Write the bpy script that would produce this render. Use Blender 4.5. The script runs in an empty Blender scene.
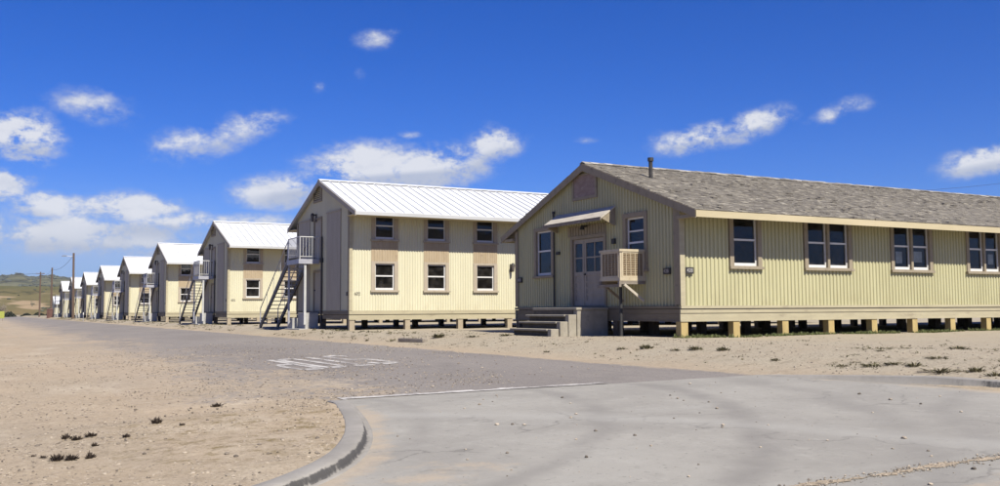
import bpy, bmesh, math, random
from mathutils import Vector, Matrix
random.seed(7)
R = math.radians
HAZE = .00009
ALB = .72
scene = bpy.context.scene
COL = scene.collection

# ------------------------------------------------------------------ helpers
class MB:
    def __init__(s): s.v = []; s.f = []
    def face(s, pts):
        i = len(s.v); s.v += [tuple(p) for p in pts]; s.f.append(tuple(range(i, i+len(pts))))
    def hexa(s, p):
        i = len(s.v); s.v += [tuple(q) for q in p]
        for q in ((0,3,2,1),(4,5,6,7),(0,1,5,4),(1,2,6,5),(2,3,7,6),(3,0,4,7)): s.f.append(tuple(i+k for k in q))
    def box(s, x0, x1, y0, y1, z0, z1):
        s.hexa([(x0,y0,z0),(x1,y0,z0),(x1,y1,z0),(x0,y1,z0),(x0,y0,z1),(x1,y0,z1),(x1,y1,z1),(x0,y1,z1)])
    def boxP(s, P, u0, u1, n0, n1, z0, z1):
        s.hexa([P(u0,n0,z0),P(u1,n0,z0),P(u1,n1,z0),P(u0,n1,z0),P(u0,n0,z1),P(u1,n0,z1),P(u1,n1,z1),P(u0,n1,z1)])
    def bar(s, a, b, w, h, up=(0,0,1)):
        a = Vector(a); b = Vector(b); d = (b-a).normalized(); upv = Vector(up)
        if abs(d.dot(upv)) > .99: upv = Vector((0,1,0))
        x = d.cross(upv).normalized()*w/2; y = x.cross(d).normalized()*h/2
        s.hexa([a-x-y, a+x-y, a+x+y, a-x+y, b-x-y, b+x-y, b+x+y, b-x+y])
    def tube(s, a, b, r0, r1=None, n=10, cap=True):
        r1 = r0 if r1 is None else r1
        a = Vector(a); b = Vector(b); d = (b-a).normalized()
        x = d.orthogonal().normalized(); y = d.cross(x)
        i = len(s.v)
        for c, r in ((a, r0), (b, r1)):
            for k in range(n):
                t = 2*math.pi*k/n; s.v.append(tuple(c + x*r*math.cos(t) + y*r*math.sin(t)))
        for k in range(n): s.f.append((i+k, i+(k+1) % n, i+n+(k+1) % n, i+n+k))
        if cap: s.f.append(tuple(range(i+n-1, i-1, -1))); s.f.append(tuple(range(i+n, i+2*n)))
    def blob(s, c, r, sq=(1,1,1), jit=.25, rng=random):
        t = (1+5**.5)/2; i = len(s.v)
        for p in ((-1,t,0),(1,t,0),(-1,-t,0),(1,-t,0),(0,-1,t),(0,1,t),(0,-1,-t),(0,1,-t),(t,0,-1),(t,0,1),(-t,0,-1),(-t,0,1)):
            k = r/1.9*(1+rng.uniform(-jit, jit)); s.v.append((c[0]+p[0]*k*sq[0], c[1]+p[1]*k*sq[1], c[2]+p[2]*k*sq[2]))
        for q in ((0,11,5),(0,5,1),(0,1,7),(0,7,10),(0,10,11),(1,5,9),(5,11,4),(11,10,2),(10,7,6),(7,1,8),(3,9,4),(3,4,2),(3,2,6),(3,6,8),(3,8,9),(4,9,5),(2,4,11),(6,2,10),(8,6,7),(9,8,1)):
            s.f.append(tuple(i+k for k in q))
    def build(s, name, mat, parent=None, loc=None, smooth=False, fix=True):
        me = bpy.data.meshes.new(name); me.from_pydata(s.v, [], s.f)
        if fix:
            bm = bmesh.new(); bm.from_mesh(me); bmesh.ops.recalc_face_normals(bm, faces=bm.faces); bm.to_mesh(me); bm.free()
        if mat: me.materials.append(mat)
        if smooth: me.polygons.foreach_set('use_smooth', [True]*len(me.polygons))
        o = bpy.data.objects.new(name, me); COL.objects.link(o)
        if parent: o.parent = parent
        if loc: o.location = loc
        return o

def tag(o, label=None, cat=None, group=None, kind=None):
    if label: o['label'] = label
    if cat: o['category'] = cat
    if group: o['group'] = group
    if kind: o['kind'] = kind
    return o
def empty(name, loc, rz=0):
    o = bpy.data.objects.new(name, None); o.empty_display_size = .3; COL.objects.link(o)
    o.location = loc; o.rotation_euler = (0,0,rz); return o
def copy_tree(o, parent=None, skip=()):
    c = o.copy(); COL.objects.link(c); c.parent = parent
    for ch in o.children:
        if ch.name.split('.')[0] in skip: continue
        copy_tree(ch, c, skip)
    return c

# ------------------------------------------------------------------ materials
def nodes(name):
    m = bpy.data.materials.new(name); m.use_nodes = True
    nt = m.node_tree; b = nt.nodes['Principled BSDF']; return m, nt, b
def N(nt, t, **kw):
    n = nt.nodes.new(t)
    for k, v in kw.items(): setattr(n, k, v)
    return n
def L(nt, a, b): nt.links.new(a, b)
def noise(nt, vec, scale, detail=6, rough=.6, sc=None):
    if sc:
        mp = N(nt, 'ShaderNodeMapping'); mp.inputs['Scale'].default_value = sc; L(nt, vec, mp.inputs['Vector']); vec = mp.outputs[0]
    n = N(nt, 'ShaderNodeTexNoise'); n.inputs['Scale'].default_value = scale; n.inputs['Detail'].default_value = detail
    n.inputs['Roughness'].default_value = rough; L(nt, vec, n.inputs['Vector']); return n.outputs['Fac']
def ramp(nt, fac, a, b, va=0., vb=1., smooth=True):
    n = N(nt, 'ShaderNodeMapRange'); n.interpolation_type = 'SMOOTHSTEP' if smooth else 'LINEAR'
    n.inputs['From Min'].default_value = a; n.inputs['From Max'].default_value = b
    n.inputs['To Min'].default_value = va; n.inputs['To Max'].default_value = vb
    L(nt, fac, n.inputs['Value']); return n.outputs['Result']
def mix(nt, fac, a, b, blend='MIX'):
    n = N(nt, 'ShaderNodeMix', data_type='RGBA', blend_type=blend)
    for s, x in (('Factor', fac), ('A', a), ('B', b)):
        sock = [i for i in n.inputs if i.name == s and (i.type == 'RGBA' or s == 'Factor')][0]
        if isinstance(x, (int, float)): sock.default_value = x
        elif isinstance(x, tuple): sock.default_value = (*x, 1)
        else: L(nt, x, sock)
    return [o for o in n.outputs if o.type == 'RGBA'][0]
def math2(nt, op, a, b=None, c=None):
    n = N(nt, 'ShaderNodeMath', operation=op)
    for i, x in enumerate((a, b, c)):
        if x is None: continue
        if isinstance(x, (int, float)): n.inputs[i].default_value = x
        else: L(nt, x, n.inputs[i])
    return n.outputs[0]
def bump(nt, b, h, strength=.5, dist=.01):
    n = N(nt, 'ShaderNodeBump'); n.inputs['Strength'].default_value = strength; n.inputs['Distance'].default_value = dist
    L(nt, h, n.inputs['Height']); L(nt, n.outputs[0], b.inputs['Normal'])
def pmat(name, c1, c2, sc=(1,1,1), ns=4, rough=.75, bmp=.3, bd=.004, metal=0, lo=.35, hi=.65, dirt=None, dsc=1.5, dlo=.55, dhi=.75, dstretch=(1,1,1), damt=1.):
    m, nt, b = nodes(name); co = N(nt, 'ShaderNodeTexCoord').outputs['Object']
    f = noise(nt, co, ns, 8, .65, sc)
    c = mix(nt, ramp(nt, f, lo, hi), c1, c2)
    if dirt:
        g = ramp(nt, noise(nt, co, dsc, 8, .7, dstretch), dlo, dhi, 0, damt); c = mix(nt, g, c, dirt)
    L(nt, c, b.inputs['Base Color']); b.inputs['Roughness'].default_value = rough; b.inputs['Metallic'].default_value = metal
    if bmp: bump(nt, b, noise(nt, co, ns*6, 6, .7, sc), bmp, bd)
    return m

M = {}
def shifted(nt, co):
    v = N(nt, 'ShaderNodeVectorMath', operation='MULTIPLY_ADD'); L(nt, N(nt, 'ShaderNodeObjectInfo').outputs['Location'], v.inputs[0]); v.inputs[1].default_value = (.37,.83,0); L(nt, co, v.inputs[2]); return v.outputs[0]
def siding_mat(name, c1, c2, dirt):
    m, nt, b = nodes(name); co0 = N(nt, 'ShaderNodeTexCoord').outputs['Object']; co = shifted(nt, co0)
    c = mix(nt, ramp(nt, noise(nt, co, 1.1, 6, .6, (1,1,.35)), .35, .65), c1, c2)
    st = ramp(nt, noise(nt, co, 5, 8, .75, (1.6,1.6,.10)), .52, .78, 0, .55)
    c = mix(nt, st, c, dirt)
    sep = N(nt, 'ShaderNodeSeparateXYZ'); L(nt, co0, sep.inputs[0])
    low = math2(nt, 'MULTIPLY', ramp(nt, sep.outputs['Z'], 1.5, .8), ramp(nt, noise(nt, co, 2.6, 8, .7, (1,1,.5)), .45, .7))
    c = mix(nt, math2(nt, 'MULTIPLY', low, .55), c, dirt)
    sp = ramp(nt, noise(nt, co, 22, 4, .6), .68, .74, 0, .5); c = mix(nt, sp, c, (.30,.25,.17))
    L(nt, c, b.inputs['Base Color']); b.inputs['Roughness'].default_value = .62
    bump(nt, b, noise(nt, co, 8, 5, .6, (1,1,.3)), .25, .01)
    return m
M['yellow'] = siding_mat('yellow_siding_paint', (.545,.515,.30), (.50,.47,.27), (.40,.345,.19))
M['cream'] = siding_mat('cream_siding_paint', (.73,.69,.485), (.68,.64,.445), (.60,.53,.35))
M['taupe'] = pmat('taupe_trim_paint', (.30,.25,.17), (.345,.29,.205), (1,1,.3), 5, .75, dirt=(.17,.13,.09), dsc=4)
M['trim_pale'] = pmat('pale_trim_paint', (.42,.355,.26), (.47,.40,.30), (1,1,.3), 5, .75, dirt=(.27,.21,.15), dsc=4)
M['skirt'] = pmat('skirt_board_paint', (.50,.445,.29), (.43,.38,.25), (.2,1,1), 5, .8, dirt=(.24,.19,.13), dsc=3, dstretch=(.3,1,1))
M['skirt_shade'] = pmat('gable_skirt_shaded_paint', (.20,.165,.11), (.24,.20,.14), (1,.2,1), 5, .8, dirt=(.15,.12,.09), dsc=3)  # darker copy of the skirt paint, gable shade put into the colour
M['fascia'] = pmat('cream_fascia_paint', (.60,.51,.32), (.54,.46,.28), (.15,1,1), 4, .6, dirt=(.42,.33,.22), dsc=3, dlo=.6, dhi=.8, dstretch=(.4,1,1))
M['pier'] = pmat('pier_wood', (.54,.415,.175), (.47,.345,.135), (1,1,.25), 6, .8, dirt=(.26,.17,.08), dsc=5)
M['pier_pale'] = pmat('pale_pier_wood', (.44,.37,.26), (.38,.31,.21), (1,1,.25), 6, .8, dirt=(.22,.17,.11), dsc=5)
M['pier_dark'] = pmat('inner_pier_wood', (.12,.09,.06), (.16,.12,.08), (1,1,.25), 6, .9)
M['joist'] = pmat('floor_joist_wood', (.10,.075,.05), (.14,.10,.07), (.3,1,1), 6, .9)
M['white'] = pmat('white_sash_paint', (.80,.79,.76), (.74,.72,.68), (1,1,1), 6, .5, bmp=.1, dirt=(.5,.46,.4), dsc=5, dlo=.62, dhi=.8)
M['door'] = pmat('pale_door_paint', (.38,.335,.275), (.32,.28,.23), (1,1,.3), 5, .6, dirt=(.28,.24,.2), dsc=3)
M['panel_grey'] = pmat('grey_board_paint', (.46,.41,.325), (.41,.365,.285), (1,1,.3), 3, .7)
M['plywood'] = pmat('weathered_plywood', (.27,.19,.16), (.34,.26,.23), (1,.3,1), 9, .85, dirt=(.42,.36,.32), dsc=6)
M['steel'] = pmat('galvanised_steel_paint', (.52,.52,.56), (.42,.42,.47), (1,1,1), 5, .5, metal=.25, dirt=(.3,.26,.22), dsc=4)
M['steel_dark'] = pmat('brown_steel_paint', (.085,.072,.062), (.12,.10,.09), (1,1,1), 5, .6, dirt=(.2,.13,.08), dsc=5)
M['dark'] = pmat('black_iron', (.03,.028,.026), (.05,.045,.04), (1,1,1), 8, .6)
M['concrete_step'] = pmat('step_concrete', (.40,.36,.285), (.32,.285,.22), (1,1,1), 3, .9, bmp=.5, dirt=(.25,.22,.18), dsc=4)
M['concrete_block'] = pmat('stoop_concrete', (.48,.47,.44), (.40,.39,.36), (1,1,1), 3, .9, bmp=.5, dirt=(.28,.25,.21), dsc=3)
M['cooler'] = pmat('beige_cooler_enamel', (.62,.53,.37), (.56,.47,.32), (1,1,1), 5, .5, dirt=(.42,.33,.22), dsc=5, dlo=.58, dhi=.8)
M['pad'] = pmat('brown_cooler_pad', (.17,.125,.075), (.25,.19,.12), (1,1,1), 30, .95)
M['pole'] = pmat('brown_pole_wood', (.12,.075,.05), (.165,.11,.075), (3,3,.1), 5, .9)
M['wood_grey'] = pmat('weathered_timber', (.22,.18,.14), (.30,.26,.21), (.4,1,1), 7, .9)
M['wood_pale'] = pmat('pale_brace_wood', (.58,.52,.42), (.50,.44,.35), (1,1,1), 7, .8)
M['wire'] = pmat('black_cable', (.03,.03,.03), (.04,.04,.04), rough=.7, bmp=0)
M['awning'] = pmat('awning_board', (.60,.55,.46), (.50,.45,.37), (1,.25,1), 6, .8, dirt=(.34,.29,.23), dsc=4)
M['rust'] = pmat('red_brown_cabinet_paint', (.12,.055,.04), (.16,.07,.05), (1,1,1), 4, .7)
M['panel_brown'] = pmat('brown_panel_paint', (.42,.325,.20), (.47,.375,.245), (1,1,.2), 5, .8, dirt=(.28,.20,.13), dsc=4)
M['paper'] = pmat('faded_paper', (.55,.53,.50), (.45,.43,.41), (1,1,1), 6, .9, bmp=0)
M['louvre'] = pmat('brown_louvre_enamel', (.40,.30,.18), (.33,.245,.145), (1,1,1), 12, .7)
M['recess'] = pmat('shaded_riser_concrete', (.10,.085,.065), (.14,.12,.095), (1,1,1), 5, .95)  # risers coloured near black to carry the shade beneath the treads
M['floor'] = pmat('inside_floor', (.12,.09,.06), (.15,.11,.08))
M['sign_back'] = pmat('lime_sign_paint', (.40,.42,.07), (.34,.37,.06), rough=.6)

def metal_roof():
    m, nt, b = nodes('white_metal_roof'); co = shifted(nt, N(nt, 'ShaderNodeTexCoord').outputs['Object'])
    c = mix(nt, ramp(nt, noise(nt, co, .7, 6, .6, (1,.4,1)), .35, .65), (.82,.83,.84), (.74,.75,.76))
    c = mix(nt, ramp(nt, noise(nt, co, 3, 8, .7, (2,.15,1)), .55, .8, 0, .4), c, (.52,.49,.45))
    L(nt, c, b.inputs['Base Color']); b.inputs['Roughness'].default_value = .42
    return m
M['roof_white'] = metal_roof()
def shingle():
    m, nt, b = nodes('weathered_wood_shingle'); co = N(nt, 'ShaderNodeTexCoord').outputs['Object']
    g = N(nt, 'ShaderNodeNewGeometry').outputs['Random Per Island']
    r = N(nt, 'ShaderNodeValToRGB'); e = r.color_ramp.elements
    e[0].position = 0; e[0].color = (.13,.115,.095,1); e[1].position = 1; e[1].color = (.47,.43,.35,1)
    for p, c in ((.25,(.185,.165,.137,1)), (.5,(.22,.198,.163,1)), (.75,(.26,.235,.19,1)), (.93,(.34,.305,.245,1))):
        q = e.new(p); q.color = c
    L(nt, g, r.inputs[0]); c = r.outputs[0]
    big = ramp(nt, noise(nt, co, .35, 5, .6, (1,1.6,1)), .38, .66, 0, .6)
    c = mix(nt, big, c, mix(nt, .5, c, (.33,.30,.25)))
    st = ramp(nt, noise(nt, co, 14, 6, .75, (1.3,.18,1)), .5, .75, 0, .6); c = mix(nt, st, c, (.15,.125,.095))
    rw = ramp(nt, noise(nt, co, 2.6, 8, .75, (.25,2.4,1)), .52, .66, 0, .6); c = mix(nt, rw, c, (.15,.132,.108))
    li = ramp(nt, noise(nt, co, 3.4, 8, .75, (.28,2.4,1)), .56, .68, 0, .6); c = mix(nt, li, c, (.52,.48,.41))
    L(nt, c, b.inputs['Base Color']); b.inputs['Roughness'].default_value = .9
    return m
M['shingle'] = shingle()
def glass():
    m, nt, b = nodes('old_window_glass'); nt.nodes.remove(b)
    out = nt.nodes['Material Output']
    tr = N(nt, 'ShaderNodeBsdfTransparent'); tr.inputs[0].default_value = (.72,.76,.76,1)
    gl = N(nt, 'ShaderNodeBsdfGlossy'); gl.inputs['Roughness'].default_value = .03; gl.inputs[0].default_value = (.9,.93,1,1)
    fr = N(nt, 'ShaderNodeLayerWeight'); fr.inputs['Blend'].default_value = .5; fz = math2(nt, 'POWER', fr.outputs['Facing'], 4.)
    co = N(nt, 'ShaderNodeTexCoord').outputs['Object']
    bn = N(nt, 'ShaderNodeBump'); bn.inputs['Strength'].default_value = .12; bn.inputs['Distance'].default_value = .05
    L(nt, noise(nt, co, 2.5, 2, .5), bn.inputs['Height']); L(nt, bn.outputs[0], gl.inputs['Normal'])
    mx = N(nt, 'ShaderNodeMixShader'); L(nt, math2(nt, 'MULTIPLY_ADD', fz, .8, .03), mx.inputs[0]); L(nt, tr.outputs[0], mx.inputs[1]); L(nt, gl.outputs[0], mx.inputs[2])
    df = N(nt, 'ShaderNodeBsdfDiffuse'); df.inputs[0].default_value = (.22,.20,.18,1)
    m2 = N(nt, 'ShaderNodeMixShader'); L(nt, ramp(nt, noise(nt, co, 3, 6, .7), .4, .75, .02, .16), m2.inputs[0]); L(nt, mx.outputs[0], m2.inputs[1]); L(nt, df.outputs[0], m2.inputs[2])
    L(nt, m2.outputs[0], out.inputs[0]); return m
M['glass'] = glass()
SAND = ((.475,.38,.268), (.42,.345,.25), (.55,.465,.35))
def sand_nodes(nt, co):
    c = mix(nt, ramp(nt, noise(nt, co, .22, 6, .6, (1,.6,1)), .36, .64), SAND[0], SAND[1])
    c = mix(nt, ramp(nt, noise(nt, co, .55, 7, .65, (1,.5,1)), .5, .72, 0, .8), c, SAND[2])
    c = mix(nt, ramp(nt, noise(nt, co, .4, 7, .7, (1.1,.8,1)), .58, .75, 0, .6), c, (.37,.28,.18))
    c = mix(nt, ramp(nt, noise(nt, co, 2.2, 8, .75), .54, .72, 0, .42), c, (.235,.185,.125))
    c = mix(nt, ramp(nt, noise(nt, co, 8, 6, .72, (1,.6,1)), .50, .64, 0, .42), c, (.25,.195,.135))
    c = mix(nt, ramp(nt, noise(nt, co, 11, 5, .7, (1,.5,1)), .54, .66, 0, .45), c, (.57,.48,.37))
    c = mix(nt, ramp(nt, noise(nt, co, 1.1, 6, .7, (.5,1.6,1)), .55, .7, 0, .5), c, (.33,.25,.155))
    c = mix(nt, ramp(nt, noise(nt, co, 28, 5, .75), .5, .68, 0, .65), c, (.19,.15,.105))
    c = mix(nt, ramp(nt, noise(nt, co, 55, 3, .7), .60, .72, 0, .55), c, (.62,.55,.45))
    h = math2(nt, 'ADD', noise(nt, co, 6, 8, .7), math2(nt, 'MULTIPLY', noise(nt, co, 45, 4, .7), .35))
    return c, h
def ground_mat():
    m, nt, b = nodes('sandy_dirt'); tc = N(nt, 'ShaderNodeTexCoord'); co = tc.outputs['Object']
    c, h = sand_nodes(nt, co)
    sep = N(nt, 'ShaderNodeSeparateXYZ'); L(nt, co, sep.inputs[0]); X = sep.outputs['X']; Y = sep.outputs['Y']
    # paler, greyer crusted dirt on the pad around the buildings
    padm = math2(nt, 'MULTIPLY', ramp(nt, X, 10.8, 12.5), ramp(nt, noise(nt, co, .7, 6, .65), .3, .6, .5, .95))
    c = mix(nt, padm, c, mix(nt, ramp(nt, noise(nt, co, 20, 5, .7), .45, .7), (.445,.39,.295), (.25,.21,.155)))
    c = mix(nt, math2(nt, 'MULTIPLY', padm, ramp(nt, noise(nt, co, 3.2, 8, .75, (.5,1,1)), .52, .66, 0, .6)), c, (.25,.205,.14))
    # thin green film of weeds close to the kerb and along the long wall
    gw = math2(nt, 'MULTIPLY', math2(nt, 'MULTIPLY', ramp(nt, X, .2, 2.2), ramp(nt, X, 5.2, 3.2)), math2(nt, 'MULTIPLY', ramp(nt, Y, 7.5, 9.5), ramp(nt, Y, 14.5, 11.5)))
    c = mix(nt, math2(nt, 'MULTIPLY', gw, ramp(nt, noise(nt, co, 3.5, 8, .8), .47, .66, 0, .9)), c, (.20,.15,.065))
    gg = math2(nt, 'MULTIPLY', ramp(nt, Y, 60, 160), ramp(nt, noise(nt, co, .08, 5, .6, (1,.4,1)), .45, .65))
    c = mix(nt, gg, c, (.30,.25,.14))
    L(nt, c, b.inputs['Base Color']); b.inputs['Roughness'].default_value = .95; b.inputs['Specular IOR Level'].default_value = .15
    bump(nt, b, h, .9, .028); return m
M['sand'] = ground_mat()
def asphalt_nodes(nt, co):
    c = mix(nt, ramp(nt, noise(nt, co, .35, 6, .6, (1,.35,1)), .35, .65), (.245,.22,.20), (.29,.262,.235))
    c = mix(nt, ramp(nt, noise(nt, co, 6, 7, .75, (1,.5,1)), .5, .66, 0, .45), c, (.34,.30,.255))
    c = mix(nt, ramp(nt, noise(nt, co, 1.2, 7, .7, (1,.4,1)), .52, .7, 0, .5), c, (.20,.18,.165))
    c = mix(nt, ramp(nt, noise(nt, co, 30, 5, .75), .46, .68, 0, .65), c, (.13,.115,.105))
    c = mix(nt, ramp(nt, noise(nt, co, 48, 3, .7), .59, .7, 0, .7), c, (.46,.42,.37))
    return c
def road_mat():
    m, nt, b = nodes('old_asphalt'); co = N(nt, 'ShaderNodeTexCoord').outputs['Object']
    a = asphalt_nodes(nt, co); s, h = sand_nodes(nt, co)
    sep = N(nt, 'ShaderNodeSeparateXYZ'); L(nt, co, sep.inputs[0]); X = sep.outputs['X']; Y = sep.outputs['Y']
    n1 = noise(nt, co, .45, 8, .7, (1,.45,1)); n2 = noise(nt, co, 5, 8, .8)
    t = math2(nt, 'ADD', ramp(nt, X, 1.8, 8.6, .0, 1.15, False), math2(nt, 'MULTIPLY_ADD', n1, 1.5, -.75))
    t = math2(nt, 'ADD', t, math2(nt, 'MULTIPLY_ADD', n2, 2.6, -1.3))
    f = ramp(nt, t, .25, .75)
    f = math2(nt, 'MULTIPLY', f, ramp(nt, X, 1.9, 2.9))
    # dirt washed on from the right verge
    r = math2(nt, 'ADD', ramp(nt, X, 10.2, 11.1, 0, 1, False), math2(nt, 'MULTIPLY_ADD', noise(nt, co, 1.4, 8, .7), 1.2, -.6))
    f = math2(nt, 'MULTIPLY', f, ramp(nt, r, .95, .6))
    c = mix(nt, f, s, a)
    L(nt, c, b.inputs['Base Color']); b.inputs['Roughness'].default_value = .92; b.inputs['Specular IOR Level'].default_value = .25
    bump(nt, b, h, .9, .028); return m
M['road'] = road_mat()
def concrete_mat():
    m, nt, b = nodes('poured_concrete'); co = N(nt, 'ShaderNodeTexCoord').outputs['Object']
    c = mix(nt, ramp(nt, noise(nt, co, .5, 7, .65), .35, .65), (.375,.355,.31), (.315,.297,.26))
    c = mix(nt, ramp(nt, noise(nt, co, 1.6, 8, .7, (.35,1,1)), .5, .75, 0, .5), c, (.42,.405,.36))
    c = mix(nt, ramp(nt, noise(nt, co, 2.1, 9, .8), .55, .8, 0, .5), c, (.27,.25,.23))
    c = mix(nt, ramp(nt, noise(nt, co, 40, 4, .7), .56, .72, 0, .4), c, (.25,.23,.21))
    c = mix(nt, ramp(nt, noise(nt, co, 9, 3, .6), .70, .74, 0, .6), c, (.20,.18,.16))
    c = mix(nt, ramp(nt, noise(nt, co, 7, 6, .75, (1,.6,1)), .52, .68, 0, .35), c, (.25,.235,.205))
    c = mix(nt, ramp(nt, noise(nt, co, 5, 7, .75, (1,.6,1)), .52, .66, 0, .4), c, (.44,.42,.37))
    c = mix(nt, ramp(nt, noise(nt, co, 16, 3, .6), .66, .69, 0, .55), c, (.15,.14,.125))
    vo = N(nt, 'ShaderNodeTexVoronoi', feature='DISTANCE_TO_EDGE'); vo.inputs['Scale'].default_value = .33
    wv = N(nt, 'ShaderNodeVectorMath', operation='ADD'); L(nt, co, wv.inputs[0])
    nv = N(nt, 'ShaderNodeTexNoise'); nv.inputs['Scale'].default_value = 1.4; nv.inputs['Detail'].default_value = 8; L(nt, co, nv.inputs['Vector']); L(nt, nv.outputs['Color'], wv.inputs[1]); L(nt, wv.outputs[0], vo.inputs['Vector'])
    crk = math2(nt, 'MULTIPLY', ramp(nt, vo.outputs['Distance'], .008, .002), ramp(nt, noise(nt, co, .5, 3),   .5, .58, 0, .38)); c = mix(nt, crk, c, (.12,.11,.095))
    # dark tyre tracks curving through the turn: rings round the inside corner
    sep = N(nt, 'ShaderNodeSeparateXYZ'); L(nt, co, sep.inputs[0]); X = sep.outputs['X']; Y = sep.outputs['Y']
    def ring(cx, cy, rad, w, amt):
        dx = math2(nt, 'SUBTRACT', X, cx); dy = math2(nt, 'SUBTRACT', Y, cy)
        d = math2(nt, 'SQRT', math2(nt, 'ADD', math2(nt, 'MULTIPLY', dx, dx), math2(nt, 'MULTIPLY', dy, dy)))
        d = math2(nt, 'ABSOLUTE', math2(nt, 'ADD', math2(nt, 'SUBTRACT', d, rad), math2(nt, 'MULTIPLY_ADD', noise(nt, co, .8, 4), .5, -.25)))
        return math2(nt, 'MULTIPLY', ramp(nt, d, w, 0), ramp(nt, noise(nt, co, 1.1, 7, .7), .3, .6, amt*.35, amt))
    for a in ((0,13.,9.0,.32,.75), (0,13.,7.4,.3,.6), (0,13.,10.4,.4,.5), (-.5,12.5,5.6,.25,.4), (13.5,1.,7.2,.35,.5), (13.5,1.,5.6,.35,.45)):
        c = mix(nt, ring(*a), c, (.245,.23,.205))
    c = mix(nt, ring(-2.,4.,9.8,.5,.45), c, (.45,.435,.39))
    s, h = sand_nodes(nt, co)
    at = N(nt, 'ShaderNodeAttribute', attribute_name='sand')
    f = ramp(nt, math2(nt, 'ADD', at.outputs['Fac'], math2(nt, 'MULTIPLY_ADD', noise(nt, co, 1.7, 9, .75), 1.4, -.7)), .42, .8)
    f = math2(nt, 'MULTIPLY', f, ramp(nt, at.outputs['Fac'], .02, .25))
    c = mix(nt, f, c, mix(nt, .6, s, (.45,.385,.30)))
    L(nt, c, b.inputs['Base Color']); b.inputs['Roughness'].default_value = .85; b.inputs['Specular IOR Level'].default_value = .3
    bump(nt, b, noise(nt, co, 35, 6, .75), .45, .008); return m
M['concrete'] = concrete_mat()
def kerb_mat():
    m, nt, b = nodes('kerb_concrete'); co = N(nt, 'ShaderNodeTexCoord').outputs['Object']
    c = mix(nt, ramp(nt, noise(nt, co, 1.5, 8, .7), .35, .65), (.36,.335,.295), (.285,.265,.23))
    c = mix(nt, ramp(nt, noise(nt, co, 40, 4, .7), .54, .72, 0, .5), c, (.26,.24,.22))
    at = N(nt, 'ShaderNodeAttribute', attribute_name='scuff')
    f = math2(nt, 'MULTIPLY', ramp(nt, math2(nt, 'ADD', at.outputs['Fac'], math2(nt, 'MULTIPLY_ADD', noise(nt, co, 9, 8, .75, (1,1,.3)), 2.4, -1.2)), .35, .9), .9)
    c = mix(nt, f, c, (.05,.047,.045))
    L(nt, c, b.inputs['Base Color']); b.inputs['Roughness'].default_value = .9
    bump(nt, b, noise(nt, co, 30, 6, .75), .5, .01); return m
M['kerb'] = kerb_mat()
def paint_mat():
    m, nt, b = nodes('worn_road_paint'); co = N(nt, 'ShaderNodeTexCoord').outputs['Object']
    a = asphalt_nodes(nt, co)
    f = math2(nt, 'ADD', noise(nt, co, 1.3, 6, .7), math2(nt, 'MULTIPLY_ADD', noise(nt, co, 14, 8, .8), .9, -.45))
    c = mix(nt, ramp(nt, f, .38, .60, .08, .9), (.66,.63,.585), a)
    L(nt, c, b.inputs['Base Color']); b.inputs['Roughness'].default_value = .85
    return m
M['paint'] = paint_mat()
def leaf_mat(name, c1, c2):
    m, nt, b = nodes(name); g = N(nt, 'ShaderNodeNewGeometry').outputs['Random Per Island']
    L(nt, mix(nt, g, c1, c2), b.inputs['Base Color']); b.inputs['Roughness'].default_value = .8; return m
M['weed'] = leaf_mat('green_weed_leaf', (.07,.072,.028), (.19,.155,.07))
M['dryweed'] = leaf_mat('dry_brown_weed', (.03,.02,.012), (.075,.05,.03))
M['grass'] = leaf_mat('green_grass_blade', (.09,.12,.03), (.20,.21,.07))
M['straw'] = leaf_mat('straw_grass', (.28,.22,.10), (.16,.14,.05))
M['bush'] = leaf_mat('dark_bush_leaf', (.018,.024,.012), (.05,.055,.025))
M['pebble'] = leaf_mat('pebble_stone', (.10,.08,.06), (.50,.42,.32))
M['scrub'] = leaf_mat('hill_scrub_leaf', (.06,.07,.045), (.09,.10,.06))

# ------------------------------------------------------------------ terrain
def sm(t): t = max(0., min(1., t)); return t*t*(3-2*t)
def low(x): return -.55+(min(x,11)-4.5)*.04 if x > 0 else max(-.73+.01*x, -.85)
def xe(y): return 14.6+(12.7-14.6)*max(0., min(1., (y-26)/6))
KERB = [(4.72,13.55),(4.5,12.6),(4.2,11.45),(3.9,10.4),(3.6,9.55),(3.2,8.65),(2.75,7.95),(2.2,7.35),(1.5,6.9),(.5,6.55),(-1.,6.3),(-4,6.1),(-9,6.0),(-16,6.0)]
def kdist(x, y):
    best = 1e9; sgn = 1
    for (ax,ay),(bx,by) in zip(KERB, KERB[1:]):
        dx, dy = bx-ax, by-ay; t = max(0., min(1., ((x-ax)*dx+(y-ay)*dy)/(dx*dx+dy*dy)))
        d = math.hypot(x-ax-t*dx, y-ay-t*dy)
        if d < best: best = d; sgn = 1 if (dx*(y-ay)-dy*(x-ax)) > 0 else -1
    return best*sgn      # positive: road side
def h2(x, y, s):
    return (math.sin(x*1.7*s+1.3*math.sin(y*.9*s))+math.sin(y*2.1*s+1.7*math.sin(x*1.3*s+2))+math.sin((x+y)*3.1*s+1))/3
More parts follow.
